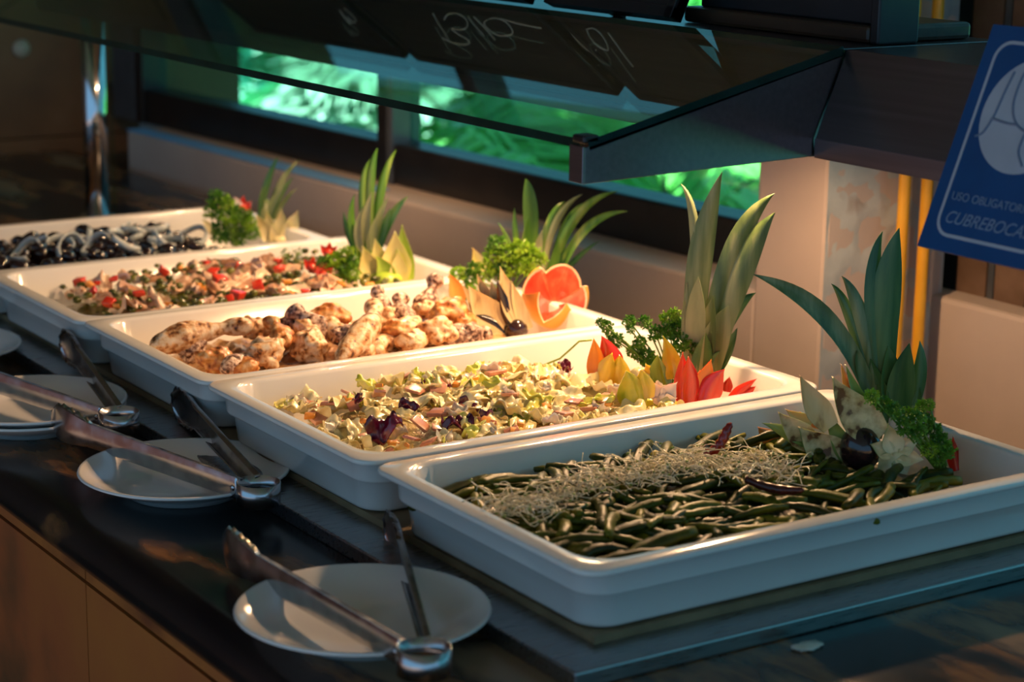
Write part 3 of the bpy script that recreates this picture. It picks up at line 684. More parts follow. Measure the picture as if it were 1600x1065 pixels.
def petal_group(name, foot, zf, pet, label, cat, group=None, dd=0, body=None, dens=1):
    "petals: (base px, tip px, width px, (front mat, back mat), bend, extra depth)"
    B = at(foot[0], foot[1], 2, zf); r = empty(name, B); sc = scale_at(B)
    for (bx, by), (tx, ty), wpx, mm, bend, dz in pet:
        p0 = face(B, bx, by, dd+dz*sc)-B; p2 = face(B, tx, ty, dd+dz*sc*1.2)-B
        mid = (p0+p2)/2; side = (p2-p0).cross(HF).normalized()
        p1 = mid+side*bend*sc+HF*abs(p2-p0).length*.12 if False else mid+side*bend*sc+HF*(p2-p0).length*.14
        o = blade([p0, p1, p2], wpx*sc*1.12, TOCAM+V((0, 0, .30)), -.34 if mm[0] is mm[1] else .17, .0045, petalp, 12, 0, (0, 1)).build('petal', list(mm), r, smooth=True)
    if body:
        (cx, cy), rx, ry, m, dz = body
        C = face(B, cx, cy, dd+dz*sc)-B; v_, f_ = blob(1, 3, .05, 1.2, 3)
        b = MB(); u, w_ = rx*sc, ry*sc; b.add([V((p.x*u, p.y*u, p.z*w_)) for p in v_], f_)
        o = b.build('body', m, r, smooth=True); o.location = C
    tag(r, label, cat, group); return r
def cut_fruit(n, R, H, zlo, zhi, zc, mats, th=10):
    "half fruit with a zigzag cut: rind outside, pith ring, flesh faces falling to the middle"
    N = n*th; outer = MB(); flesh = MB(); pith = MB()
    def zz(a): u = (a*n/(2*PI)) % 1; k = 1-abs(2*u-1); return zlo+(zhi-zlo)*k**.85
    def rad(z): return R*math.sqrt(max(0, 1-(z/H)**2))
    rings = []
    for i in range(11):
        t = i/10; ring = []
        for j in range(N):
            a = 2*PI*j/N; z = -H*.98+(zz(a)+H*.98)*t; ring.append(V((rad(z)*math.cos(a), rad(z)*math.sin(a), z)))
        rings.append(ring)
    outer.loft(rings, 0, True, True)
    rim = rings[-1]; inn = [p*.94+V((0, 0, -.0006)) for p in rim]
    pith.loft([rim, inn]); fl = [inn]
    for i in range(1, 9):
        t = i/8; fl.append([p*(1-t)+V((0, 0, zc))*t+V((0, 0, -.10*R*math.sin(PI*t))) for p in inn])
    flesh.loft(fl)
    return outer, pith, flesh

# ------------------------------------------------------------------ scatter helpers
def surf(px, py, k, base, amp, seed):
    return base+amp*noise.noise(V((px*9, py*9, seed)))
def mound(k, x0, y0, x1, y1, zf, m, name, label, seed, bump=.006):
    ox, oy = POS[k]; b = MB(); nx, ny = 46, 30; vs_ = []; fs = []
    for i in range(nx+1):
        for j in range(ny+1):
            x = x0+(x1-x0)*i/nx; y = y0+(y1-y0)*j/ny
            e = min(1, 6*min(i/nx, 1-i/nx))*min(1, 5*min(j/ny, 1-j/ny))
            z = -.050+(zf(x, y)+.050)*e**.6 + bump*nz(V((x, y, 0)), 70, seed)*e
            vs_.append(V((x+ox, y+oy, z)))
    for i in range(nx):
        for j in range(ny): a = i*(ny+1)+j; fs.append((a, a+ny+1, a+ny+2, a+1))
    b.add(vs_, fs); o = b.build(name, m, smooth=True); tag(o, label, 'food', None, 'stuff'); return o
def scatter(name, meshes, k, n, reg, zf, label, cat, group, seed, rot, smin=.85, smax=1.15, lift=.003, mind=0, pos=None, flat=1):
    ox, oy = POS[k]; rnd = random.Random(seed); put = []; x0, y0, x1, y1 = reg; tries = 0
    while len(put) < n and tries < n*60:
        tries += 1; x = rnd.uniform(x0, x1); y = rnd.uniform(y0, y1)
        if pos and not pos(x, y, rnd): continue
        if any((x-a)**2+(y-c)**2 < mind*mind for a, c in put): continue
        put.append((x, y))
    proto = {}
    for (x, y) in put:
        me = rnd.choice(meshes); o = bpy.data.objects.new(name, me); COL.objects.link(o)
        o.location = (ox+x, oy+y, zf(x, y)+rnd.uniform(-.3, 1)*lift)
        o.rotation_euler = rot(rnd); s = rnd.uniform(smin, smax); o.scale = (s, s, s)
        tag(o, label, cat, group)
    return put

# ------------------------------------------------------------------ pan 5: green beans
zf5 = lambda x, y: -.025+.010*math.sin(PI*min(1, max(0, (y-.03)/.26)))**.7*min(1, (x-.02)/.08)+.003*noise.noise(V((x*14, y*14, 2)))
mound(5, .035, .030, .495, .292, lambda x, y: zf5(x, y)-.010, m_beanin, 'bean_juice', 'dark juice and bean scraps under the green beans in the nearest pan', 1)
def bean_mesh(i):
    rnd = random.Random(100+i); L = rnd.uniform(.045, .075); bw = rnd.uniform(.0038, .0066); c = rnd.uniform(-.016, .016); h = rnd.uniform(-.003, .004)
    pts = bez([(-L/2, 0, 0), (0, c, h), (L/2, rnd.uniform(-.006, .006), rnd.uniform(-.002, .002))], 9); b = MB(); rings = []
    for j, p in enumerate(pts):
        t = j/9; w_ = bw*(.35+.65*math.sin(PI*min(1, max(0, .1+.8*t)))**.5)*(1+.12*math.sin(t*22)); fl = .62
        tg_ = (pts[min(9, j+1)]-pts[max(0, j-1)]).normalized(); s = V((-tg_.y, tg_.x, 0)).normalized(); u = s.cross(tg_)
        rings.append([p+s*w_*math.cos(a)+u*w_*fl*math.sin(a) for a in [2*PI*q/8 for q in range(8)]])
    b.loft(rings, 0, True, True, True); return b.mesh('green_bean', m_bean)
bm_ = [bean_mesh(i) for i in range(9)]
okb = lambda x, y, r: not (x > .40 and y > .10)
for lay in range(3):
    scatter('green_bean', bm_, 5, 95, (.055, .042, .465, .285), lambda x, y: zf5(x, y)-.006+.004*lay, 'dark olive cooked green bean strip lying in the nearest white pan', 'bean', 'green beans in the nearest pan', 11+lay,
            lambda r: (r.uniform(-.7, .7), r.uniform(-.2, .2), r.gauss(.3, .8)), .8, 1.15, .004, .006, okb)
def thing_at(name, me_or_b, m, px, py, z, label, cat, rot=(0, 0, 0), group=None, scale=1):
    me = me_or_b.mesh(name, m) if isinstance(me_or_b, MB) else me_or_b
    o = link(name, me, None, at(px, py, 2, z)); o.rotation_euler = rot; o.scale = (scale,)*3; tag(o, label, cat, group); return o
# sprouts
rnd = random.Random(5); b = MB(); sd = MB()
line = [(767, 790), (831, 792), (895, 760), (962, 748), (1030, 733), (1075, 722), (1131, 728), (1187, 727), (1232, 742)]
for k in range(900):
    i = rnd.randrange(len(line)-1); t = rnd.random(); x = line[i][0]*(1-t)+line[i+1][0]*t+rnd.gauss(0, 12); y = line[i][1]*(1-t)+line[i+1][1]*t+rnd.gauss(0, 9)
    p = at(x, y, 2, -.006+rnd.uniform(-.004, .006)); L = rnd.uniform(.010, .024); a = rnd.uniform(0, 6.28); d = V((math.cos(a), math.sin(a), rnd.uniform(-.3, .5)))*L
    q = V((rnd.uniform(-1, 1), rnd.uniform(-1, 1), rnd.uniform(0, 1)))*L*.6
    pt = bez([p, p+q, p+d+q*rnd.uniform(-1, 1), p+d], 7); b.tube(pt, .00048, 4)
    if k % 3 == 0:
        v_, f_ = blob(.0013, 1, 0, 1, 1, (1.4, .8, .8)); sd.add([v+pt[-1] for v in v_], f_)
o = b.build('alfalfa_sprouts', m_sprout, smooth=True); tag(o, 'tangled pale alfalfa sprouts strewn across the green beans', 'sprouts', None, 'stuff')
c = sd.build('sprout_tips', m_seed, o, smooth=True); c['kind'] = 'stuff'
# chilies
def pod(foot, z, pts, w_, m, name, label, wrk=.15):
    O = at(foot[0], foot[1], 2, z); P = [face(O, x, y, d) for x, y, d in pts]; q = bez([p-O for p in P], 16); b = MB()
    b.tube(q, [w_*(.5+.6*math.sin(PI*min(1, .15+.75*i/16)))*(1+wrk*math.sin(i*2.1))*(.25 if i == 16 else 1) for i in range(17)], 10)
    o = b.build(name, m, smooth=True, loc=O); tag(o, label, 'chili'); return o
pod((1110, 712), -.006, [(1098, 708, 0), (1132, 704, 0), (1128, 680, .002), (1143, 660, .004)], .0042, m_chili, 'dried_chili', 'shiny red dried chili standing up out of the sprouts')
pod((1210, 768), -.004, [(1165, 748, .012), (1200, 764, .004), (1225, 768, 0), (1257, 765, -.006)], .0040, m_dkchili, 'dried_chili', 'dark wrinkled dried chili lying on the beans right of the sprouts', .1)
# garnish of pan 5
for ft, ba, ti, wd_, mm_, dd_, lb in (((1215, 690), (1222, 694), (1186, 668), 26, (m_pap, m_pap), 0, 'orange papaya slice lowest on the beans, left of the pale aubergine flower'),
    ((1224, 684), (1232, 690), (1206, 662), 18, (m_pap, m_melon), .006, 'small orange papaya slice just behind the lowest one'),
    ((1262, 668), (1268, 662), (1229, 640), 20, (m_melon, m_pap), .012, 'yellow orange papaya slice behind the pale aubergine petals'),
    ((1275, 668), (1284, 665), (1252, 644), 16, (m_pap, m_melon), .020, 'narrow papaya slice at the back wall of the bean pan')):
    petal_group('papaya_slice', ft, -.018, [(ba, ti, wd_, mm_, 5, 0)], lb, 'papaya', 'papaya slices in the bean pan', dd=dd_)
petal_group('aubergine_flower', (1315, 730), -.022, [
    ((1272, 697), (1218, 645), 38, (m_aubflesh, m_ltskin), 6, 4), ((1285, 706), (1193, 661), 26, (m_ltskin, m_ltskin), -6, 8),
    ((1320, 728), (1250, 668), 56, (m_aubflesh, m_ltskin), 10, -6), ((1334, 728), (1292, 643), 30, (m_ltskin, m_aubflesh), 4, -2), ((1325, 735), (1240, 690), 26, (m_ltskin, m_ltskin), -10, -4)],
    'reclining pale aubergine flower with green backed petals, left of the dark one', 'aubergine')
petal_group('aubergine_flower', (1348, 735), -.022, [
    ((1298, 668), (1251, 588), 38, (m_aubdry, m_aubskin), 6, 8), ((1374, 684), (1302, 590), 56, (m_aubflesh, m_ltskin), 12, -6), ((1378, 680), (1322, 571), 22, (m_ltskin, m_aubflesh), 8, 4),
    ((1345, 650), (1315, 570), 18, (m_pap, m_pap), 2, 12), ((1348, 645), (1328, 590), 14, (m_red, m_red), 2, 9)], 'tall opened aubergine flower with dark purple body and cream petals', 'aubergine', body=((1345, 700), 33, 38, m_aubskin, 8))
petal_group('aubergine_blossom', (1400, 738), -.020, [
    ((1398, 706), (1389, 664), 32, (m_cream, m_ltskin), 0, -4), ((1400, 708), (1438, 684), 26, (m_cream, m_ltskin), 2, -2), ((1402, 712), (1443, 718), 28, (m_cream, m_ltskin), 0, -6),
    ((1402, 716), (1418, 742), 30, (m_cream, m_ltskin), 0, -9), ((1396, 714), (1372, 740), 30, (m_cream, m_ltskin), 0, -8), ((1394, 708), (1361, 694), 28, (m_cream, m_ltskin), 0, -4)],
    'small cream flower carved with short petals in front of the parsley', 'carved flower', dd=0, body=((1401, 716), 17, 20, m_cream, 8))
crown((1392, 690), -.022, [
    ([(1378, 640), (1385, 470), (1405, 356)], 50, 2, 6), ([(1372, 600), (1364, 450), (1379, 361)], 27, 2, 20), ([(1368, 620), (1346, 495), (1315, 431)], 25, 3, 14), ([(1362, 620), (1330, 500), (1299, 443)], 20, 2, 24),
    ([(1368, 640), (1320, 500), (1255, 455), (1176, 428)], 33, 3, -30), ([(1372, 660), (1350, 600), (1338, 560), (1340, 548)], 22, 3, -8),
    ([(1418, 660), (1437, 590), (1437, 532)], 25, 2, 6), ([(1400, 665), (1407, 600), (1421, 536)], 46, 2, -10), ([(1420, 670), (1432, 630), (1436, 604)], 16, 2, 0), ([(1385, 665), (1372, 610), (1360, 560)], 34, 2, 0),
    ([(1395, 670), (1392, 600), (1388, 540)], 44, 2, 0), ([(1425, 680), (1450, 650), (1452, 690)], 10, 2, -4)],
    'dark green pineapple crown rising behind the aubergine and parsley, nearest the blue sign', [m_plA, m_plB, m_plC, m_plA], .022, 5)
parsley((1475, 745), -.022, [(1362, 620, 11), (1380, 630, 12), (1398, 640, 12), (1415, 650, 13), (1432, 655, 13), (1446, 660, 13), (1458, 675, 14), (1432, 676, 13), (1470, 690, 14), (1450, 700, 13), (1480, 703, 12), (1440, 634, 10), (1452, 632, 8), (1412, 666, 12), (1468, 715, 11)],
        'large bunch of curly parsley with bare stems in the bean pan', .004, 8, [m_par, m_par, m_parB])
petal_group('tomato_wedge', (1500, 735), -.022, [((1496, 735), (1490, 684), 20, (m_red, m_red), 2, 10)], 'red tomato wedge half hidden behind the parsley at the right', 'tomato', dd=.02)

# ------------------------------------------------------------------ pan 4: cabbage salad
zf4 = lambda x, y: -.034+.020*min(1, max(0, (x-.02)/.16))**.8*(.55+.45*math.sin(PI*min(1, max(0, y/.325))))+.004*noise.noise(V((x*16, y*16, 5)))
mound(4, .035, .030, .47, .292, lambda x, y: zf4(x, y)-.006, m_saladbed, 'chopped_salad_bed', 'finely chopped salad and dressing under the cabbage pieces', 2)
def sheet(seed, L, W_, amp, m, name, fold=1, th=.0012):
    rnd = random.Random(seed); nx, ny = 16, 12; top = []; ph = rnd.uniform(0, 6); ra = rnd.uniform(.6, 1.1)
    for i in range(nx+1):
        r_ = []
        for j in range(ny+1):
            u = i/nx*2-1; v = j/ny*2-1; e = 1-.22*abs(noise.noise(V((u*2.1, v*2.1, seed))))-.18*(u*u*v*v)
            z = amp*(noise.noise(V((u*1.1+seed, v*1.1, 3)))*1.9+.40*math.sin(v*6+ph)*abs(u)*ra+.30*noise.noise(V((u*3.2, v*3.2, seed+9))))+fold*.0022*v*v
            r_.append(V((u*L/2*e, v*W_/2*e, z)))
        top.append(r_)
    b = MB(); b.loft(top, 0, False); b.loft([[p-V((0, 0, th)) for p in r_[::-1]] for r_ in top], 0, False)
    per = [(i, 0) for i in range(nx+1)]+[(nx, j) for j in range(1, ny+1)]+[(i, ny) for i in range(nx-1, -1, -1)]+[(0, j) for j in range(ny-1, 0, -1)]
    b.loft([[top[i][j]-V((0, 0, th)) for i, j in per], [top[i][j] for i, j in per]]); return b.mesh(name, m)
cabm = [sheet(200+i, random.Random(i).uniform(.028, .052), random.Random(i+50).uniform(.018, .034), .006, (m_cabA, m_cabB, m_cabA, m_cabA)[i % 4], 'cabbage_leaf') for i in range(12)]
purm = [sheet(300+i, .024, .014, .0065, m_cabP, 'purple_cabbage_leaf', 0) for i in range(4)]
okc = lambda x, y, r: not (x > .36+.4*(.16-y) and x > .36) and not (x < .05+.0*y)
def rc(r): return (r.gauss(0, .26), r.gauss(0, .26), r.uniform(0, 6.28))
G4 = 'cabbage salad pieces in the second pan'
for lay in range(2):
    scatter('cabbage_leaf', cabm, 4, 84, (.06, .045, .44, .28), lambda x, y: zf4(x, y)+.001+.004*lay, 'glossy cream and green cooked cabbage piece in the salad pan beside the chicken', 'cabbage', 'cooked cabbage pieces in the salad', 21+lay, rc, .6, 1.0, .004, .008, okc)
PUR = [(600, 665, 'large dark purple cabbage leaf nearest the pan\'s left rim', 1.6), (715, 660, 'dark purple cabbage leaf against the front rim of the salad pan', 1.35), (655, 606, 'purple cabbage leaf standing at the back left of the salad', 1.1), (690, 607, 'purple cabbage strip right of the standing purple leaf', .9),
       (733, 633, 'small purple cabbage scrap amid the salad\'s middle', .9), (880, 572, 'dark purple cabbage leaf high at the back before the orange pepper', 1.15), (560, 622, 'tiny purple cabbage scrap at the left end of the salad', .6), (640, 632, 'thin purple cabbage strip above the large purple leaf', .9), (760, 645, 'tiny purple cabbage scrap right of the middle', .55), (862, 580, 'small purple scrap left of the highest purple leaf', .7)]
for k, (x, y, l, s) in enumerate(PUR):
    o = thing_at('purple_cabbage_leaf', purm[k % 4], None, x, y, (-.006 if k not in (2, 3, 5, 9) else -.012), l, 'cabbage', (random.uniform(.2, .7), random.uniform(-.5, .3), random.uniform(-.8, .5)), 'purple cabbage in the salad', s)
def dice(sx, sy, sz, m, name, seed):
    rnd = random.Random(seed); b = MB(); b.box((-sx, -sy, -sz), (sx, sy, sz)); b.v = [v+V((rnd.uniform(-.2, .2)*sx, rnd.uniform(-.2, .2)*sy, rnd.uniform(-.25, .25)*sz)) for v in b.v]
    bm = bmesh.new(); me = b.mesh(name, m); bm.from_mesh(me); bmesh.ops.bevel(bm, geom=bm.edges[:], offset=min(sx, sy, sz)*.35, segments=2, affect='EDGES', profile=.6); bm.to_mesh(me); bm.free()
    for p in me.polygons: p.use_smooth = True
    return me
hamm = [dice(.009, .0065, .0016, m_ham, 'ham_piece', i) for i in range(3)]; carm = [dice(.005, .0038, .0022, m_carrot, 'carrot_piece', i+7) for i in range(2)]
onm = [sheet(400+i, .020, .014, .003, m_onion, 'onion_piece', 1.5, .0022) for i in range(3)]; tomm = [dice(.0055, .0045, .003, m_tom, 'tomato_dice', i+17) for i in range(3)]
scatter('ham_piece', hamm, 4, 34, (.06, .045, .42, .28), lambda x, y: zf4(x, y)+.007, 'pink ham piece scattered in the cabbage salad', 'ham', 'ham pieces in the salad', 31, rc, .7, 1.2, .003, .02, okc)
scatter('carrot_piece', carm, 4, 22, (.06, .045, .40, .28), lambda x, y: zf4(x, y)+.008, 'small orange carrot piece in the cabbage salad', 'carrot', 'carrot pieces in the salad', 32, rc, .7, 1.1, .003, .02, okc)
scatter('onion_piece', onm, 4, 18, (.06, .045, .42, .28), lambda x, y: zf4(x, y)+.008, 'translucent pale onion piece in the cabbage salad', 'onion', 'onion pieces in the salad', 33, rc, .8, 1.2, .003, .03, okc)
# green tendril along the back
b = MB(); q = [face(at(900, 560, 2, -.01), x, y, 0) for x, y in ((800, 572), (850, 570), (875, 560), (892, 545), (905, 533), (925, 531))]
b.tube([q[0]]+[p for i in range(5) for p in (q[i].lerp(q[i+1], .5), q[i+1])], .0011, 6); o = b.build('onion_sprout', m_gre, smooth=True, loc=(0, 0, 0)); tag(o, 'thin light green shoot curling up behind the cabbage salad', 'shoot')
RD = (m_red, m_red); OR = (m_ora, m_ora); YE = (m_yel2, m_yel2); YG = (m_ygr, m_ygr); GR = (m_gre, m_gre)
petal_group('pepper_flower', (945, 605), -.016, [((933, 598), (928, 530), 28, OR, -3, 4), ((962, 585), (941, 526), 34, RD, -4, 12), ((944, 602), (956, 553), 32, YE, 4, -3), ((970, 600), (968, 556), 30, (m_yel2, m_yel2), 0, 2)],
            'orange and yellow pepper flower at the left of the salad garnish', 'pepper', 'carved peppers in the salad garnish')
petal_group('pepper_flower', (990, 637), -.012, [((992, 640), (979, 580), 44, YG, -5, -4), ((1012, 622), (1002, 578), 30, YE, 0, 6)], 'yellow green pepper petal flower in front of the parsley', 'pepper', 'carved peppers in the salad garnish')
petal_group('pepper_flower', (1040, 610), -.014, [((1040, 614), (1028, 556), 34, GR, 8, 0), ((1052, 592), (1037, 526), 28, (m_ygr, m_gre), -6, 12), ((1026, 600), (1010, 570), 26, YE, 0, 8)], 'green pepper flower with a hooked petal under the parsley', 'pepper', 'carved peppers in the salad garnish')
petal_group('pepper_flower', (1095, 630), -.018, [((1066, 628), (1067, 552), 24, RD, -2, 4), ((1078, 632), (1076, 559), 32, RD, -4, -2), ((1103, 630), (1131, 578), 36, RD, 6, -4), ((1098, 618), (1111, 563), 30, (m_ora, m_red), 2, 10), ((1090, 625), (1094, 580), 26, OR, 0, 12)],
            'bright red pepper flower with pointed petals before the tall pineapple crown', 'pepper', 'carved peppers in the salad garnish')
for pts, l in (([(1142, 622), (1182, 592)], 'long red pepper strip at the right end of the salad pan'), ([(1158, 622), (1180, 604)], 'short red pepper strip under the long one'), ([(1136, 612), (1140, 590)], 'dark red pepper strip beside the crown foot')):
    petal_group('pepper_strip', pts[0], -.026, [(pts[0], pts[1], 15, RD, 0, 0)], l, 'pepper', dd=.003)
petal_group('radish_flower', (1034, 632), -.012, [((1030, 622), (1016, 597), 24, (m_radish, m_tom), -2, 0), ((1040, 622), (1057, 598), 24, (m_radish, m_tom), 2, 0), ((1034, 628), (1022, 622), 22, (m_radish, m_radish), 0, -4), ((1042, 628), (1056, 622), 22, (m_radish, m_tom), 0, -4)],
            'pale pink radish flower between the green and red peppers', 'radish', body=((1036, 618), 10, 8, m_radish, 6))
v_, f_ = blob(.014, 3, .35, 2.2, 8, (1, .8, .9)); b = MB(); b.add(v_, f_); thing_at('pepper_core', b, m_cream, 1000, 592, -.006, 'pale yellow seedy pepper core under the parsley', 'pepper core')
parsley((1050, 600), -.02, [(947, 509, 9), (938, 503, 6), (962, 532, 11), (953, 520, 7), (983, 502, 9), (1007, 502, 9), (1024, 520, 11), (1045, 498, 12), (1061, 513, 13), (1076, 520, 12), (1065, 535, 13), (1084, 543, 11), (994, 547, 12), (1009, 558, 12), (1024, 563, 9), (1039, 518, 12), (1054, 490, 9), (1075, 553, 9), (1000, 534, 9), (985, 515, 6)],
        'curly parsley sprig spreading over the peppers in the salad pan', .002, 9, [m_par, m_par, m_parB])
A_, D_ = 0, 3
crown((1105, 622), -.028, [
    ([(1084, 560), (1096, 400), (1128, 269)], 43, 0, 2), ([(1106, 540), (1150, 385), (1210, 302)], 36, 0, 14), ([(1104, 580), (1150, 430), (1211, 332)], 52, 0, 2), ([(1080, 540), (1086, 370), (1064, 287)], 17, 3, 10), ([(1088, 520), (1096, 380), (1094, 336)], 12, 0, 18),
    ([(1085, 590), (1088, 500), (1091, 432)], 34, 3, -12), ([(1100, 590), (1140, 500), (1181, 457)], 26, 2, 8), ([(1102, 600), (1118, 530), (1138, 478)], 46, 0, -8), ([(1095, 610), (1128, 560), (1152, 512)], 25, 2, -2), ([(1092, 610), (1112, 570), (1130, 547)], 28, 2, -6),
    ([(1080, 560), (1076, 490), (1073, 440)], 12, 3, 2), ([(1086, 600), (1074, 540), (1068, 470)], 22, 3, -4), ([(1094, 600), (1104, 530), (1114, 462)], 36, 0, -10), ([(1098, 590), (1128, 520), (1150, 468)], 20, 2, 10), ([(1092, 605), (1098, 560), (1103, 520)], 34, 2, -14)],
    'tall grey green pineapple crown with broad leaves, over the salad pan', [m_plA, m_plB, m_plC, m_plD], .022, 6)

# ------------------------------------------------------------------ pan 3: chicken
zf3 = lambda x, y: -.022+.012*min(1, max(0, x/.3))+.003*noise.noise(V((x*16, y*16, 8)))
mound(3, .040, .030, .47, .292, lambda x, y: zf3(x, y)-.006, m_sauce, 'creamy_sauce', 'creamy brown sauce with scraps under the chicken pieces', 3, .010)
def drum(seed, L, R, m, cut=0):
    rnd = random.Random(seed); b = MB(); rings = []; N = 30; K = 22
    for i in range(N+1):
        t = i/N; r_ = R*(math.sin(PI*min(1, t*1.28+.04))**.62 if t < .38 else max(.40, 1-.62*((t-.38)/.36)**1.2 if t < .74 else .38+.30*math.sin(PI*(t-.74)/.26)))
        if t < .04: r_ = R*t/.04*.45
        if t > .985: r_ *= .35
        bend = .10*L*math.sin(PI*t)
        rings.append([V((L*(t-.5), bend+r_*math.cos(a)*1.0, r_*.86*math.sin(a))) for a in [2*PI*q/K for q in range(K)]])
    for ring in rings:
        c = sum(ring, V((0, 0, 0)))/len(ring)
        for q in range(K):
            p = ring[q]; k = 1+.20*nz(p, 55, seed)+.12*nz(p, 130, seed+1)+.05*nz(p, 320, seed+2); ring[q] = c+(p-c)*k
    b.loft(rings, 0, True, True, True); return b.mesh('chicken_drumstick', m)
def at_dir(o, p0, p1, z0, z1, roll=0):
    a = at(*p0, 2, z0); c = at(*p1, 2, z1); o.location = (a+c)/2; d = (c-a); o.rotation_mode = 'QUATERNION'; o.rotation_quaternion = d.to_track_quat('X', 'Z') @ Quaternion((1, 0, 0), roll)
    return d.length
DR = [((240, 540), (388, 508), -.004, .008, .0185, m_chk, 'large sauced drumstick with a browned end, leftmost in the chicken pan'),
      ((500, 528), (462, 492), -.010, .014, .017, m_chkd, 'drumstick with its dark knob pointing up, left of the middle'),
      ((530, 560), (580, 478), -.004, .018, .0165, m_chk, 'pale drumstick standing upright in the middle of the pile'),
      ((652, 500), (570, 550), .006, -.006, .017, m_chk, 'pale drumstick slanting down to the front rim, right of the upright one'),
      ((662, 490), (681, 436), -.004, .030, .017, m_chkd, 'dark herbed drumstick end sticking up highest, beside the garnish'),
      ((640, 508), (628, 466), -.004, .018, .015, m_chkd, 'herbed drumstick knob sticking up just left of the highest one'),
      ((600, 500), (590, 462), -.004, .018, .014, m_chkd, 'herbed drumstick knob at the back of the chicken pile'),
      ((440, 545), (418, 500), -.010, .010, .014, m_chkb, 'browned drumstick behind the orange chicken piece'),
      ((505, 505), (560, 516), .004, .002, .014, m_chk, 'thin drumstick lying at the back of the middle'),
      ((350, 575), (420, 548), -.010, -.004, .015, m_chkd, 'drumstick at the front rim under the leftmost one'),
      ((700, 530), (760, 522), -.010, -.008, .014, m_chkd, 'small dark chicken piece at the foot of the aubergine')]
for k, (p0, p1, z0, z1, R, m, l) in enumerate(DR):
    L = max(.06, (at(*p0, 2, z0)-at(*p1, 2, z1)).length*1.1); o = link('chicken_drumstick', drum(500+k, L, R, m)); at_dir(o, p0, p1, z0, z1, k*1.3); tag(o, l, 'chicken', 'chicken pieces in the middle pan')
CH = [(705, 490, 30, .006, m_chkb, 'golden skinned chicken thigh below the highest drumstick'), (684, 520, 28, -.004, m_chk, 'sauced chicken piece at the front rim below the golden thigh'), (738, 522, 19, -.006, m_chkd, 'rough chicken lump next to the aubergine foot'), (606, 496, 25, .002, m_chk, 'smooth pale chicken lump right of the upright drumstick'),
      (413, 551, 31, -.006, m_chk, 'round sauced chicken thigh near the front rim at the left'), (485, 542, 31, -.006, m_chk, 'cream coated chicken thigh in front of the middle'), (441, 530, 17, .004, m_chkb, 'orange brown round chicken piece left of the middle'), (452, 508, 20, .0, m_chkd, 'knobbly herbed chicken piece at the back left of the middle'),
      (337, 563, 27, -.012, m_chkb, 'brown chicken piece at the front left corner'), (402, 512, 24, -.004, m_chk, 'pale chicken piece behind the leftmost drumstick\'s knob'), (515, 494, 27, -.002, m_chkb, 'golden brown chicken thigh at the back middle'), (540, 524, 24, .0, m_chkd, 'speckled chicken piece left of the upright drumstick'),
      (580, 545, 24, -.010, m_chk, 'chicken lump at the front rim below the upright drumstick'), (640, 535, 24, -.008, m_chk, 'chicken lump at the front rim below the slanting drumstick'), (720, 505, 24, -.002, m_chkb, 'roasted chicken piece left of the aubergine petals'), (300, 545, 24, -.014, m_chkd, 'chicken piece under the leftmost drumstick'),
      (380, 575, 22, -.014, m_chkb, 'brown scrap of chicken along the front rim'), (620, 515, 22, .004, m_chkb, 'small roasted lump between the two pale drumsticks'), (665, 480, 18, .004, m_chk, 'chicken lump between the raised knobs'), (475, 515, 20, .002, m_chk, 'cream coated lump below the back golden thigh')]
for k, (x, y, rp, z, m, l) in enumerate(CH):
    sc = scale_at(at(x, y, 2, z)); v_, f_ = blob(rp*sc, 4, .42, 1.1, 600+k, (1.15, .9, .75)); 
    v_ = [p*(1+.07*nz(p, 110, k)+.035*nz(p, 300, k+4)) for p in v_]
    b = MB(); b.add(v_, f_); thing_at('chicken_piece', b, m, x, y, z, l, 'chicken', (0, 0, random.uniform(0, 6)), 'chicken pieces in the middle pan')
# garnish pan 3
petal_group('papaya_slice', (722, 475), -.01, [((718, 472), (702, 428), 24, (m_pap, m_melskin), -4, 3)], 'orange papaya slice at the left end of the garnish over the chicken', 'papaya', dd=.012)
petal_group('papaya_slice', (750, 440), -.01, [((752, 430), (739, 388), 22, (m_melon, m_pap), -3, 6)], 'upright papaya slice behind the parsley over the chicken', 'papaya', dd=.03)
AU = (m_aubdry, m_aubskin); AD = (m_aubskin, m_aubskin)
petal_group('aubergine_flower', (800, 527), -.022, [((752, 512), (723, 446), 20, AU, -8, 8), ((792, 524), (733, 448), 50, AU, 6, -7), ((765, 480), (746, 430), 18, AU, 0, 16), ((782, 500), (768, 440), 26, AU, 0, 10), ((796, 530), (745, 492), 26, AD, -10, -9),
    ((816, 508), (782, 418), 32, AU, 6, -6), ((806, 526), (777, 438), 24, AD, 4, -12), ((826, 514), (800, 440), 20, AU, 6, -4)], 'dark aubergine flower with dry yellow petals beside the grapefruit', 'aubergine', body=((806, 514), 20, 18, m_aubskin, 2))
gfB = at(868, 508, 2, -.022); sc = scale_at(gfB); R = 53*sc; ou, pi_, fl = cut_fruit(5, R, R*.98, -.14*R, .66*R, -.34*R, None)
r = empty('grapefruit_flower', face(gfB, 868, 462, .02)); ou.build('rind', m_gfr, r, smooth=True); pi_.build('pith', m_pith, r); o = fl.build('flesh', m_gf, r); smooth_edges(o, 25)
ax_ = (TOCAM*.66+V((0, 0, .74))+rgt0*.16).normalized(); r.rotation_mode = 'QUATERNION'; r.rotation_quaternion = ax_.to_track_quat('Z', 'Y') @ Quaternion((0, 0, 1), .42)
tag(r, 'halved pink grapefruit cut into pointed petals over the chicken pan', 'grapefruit')
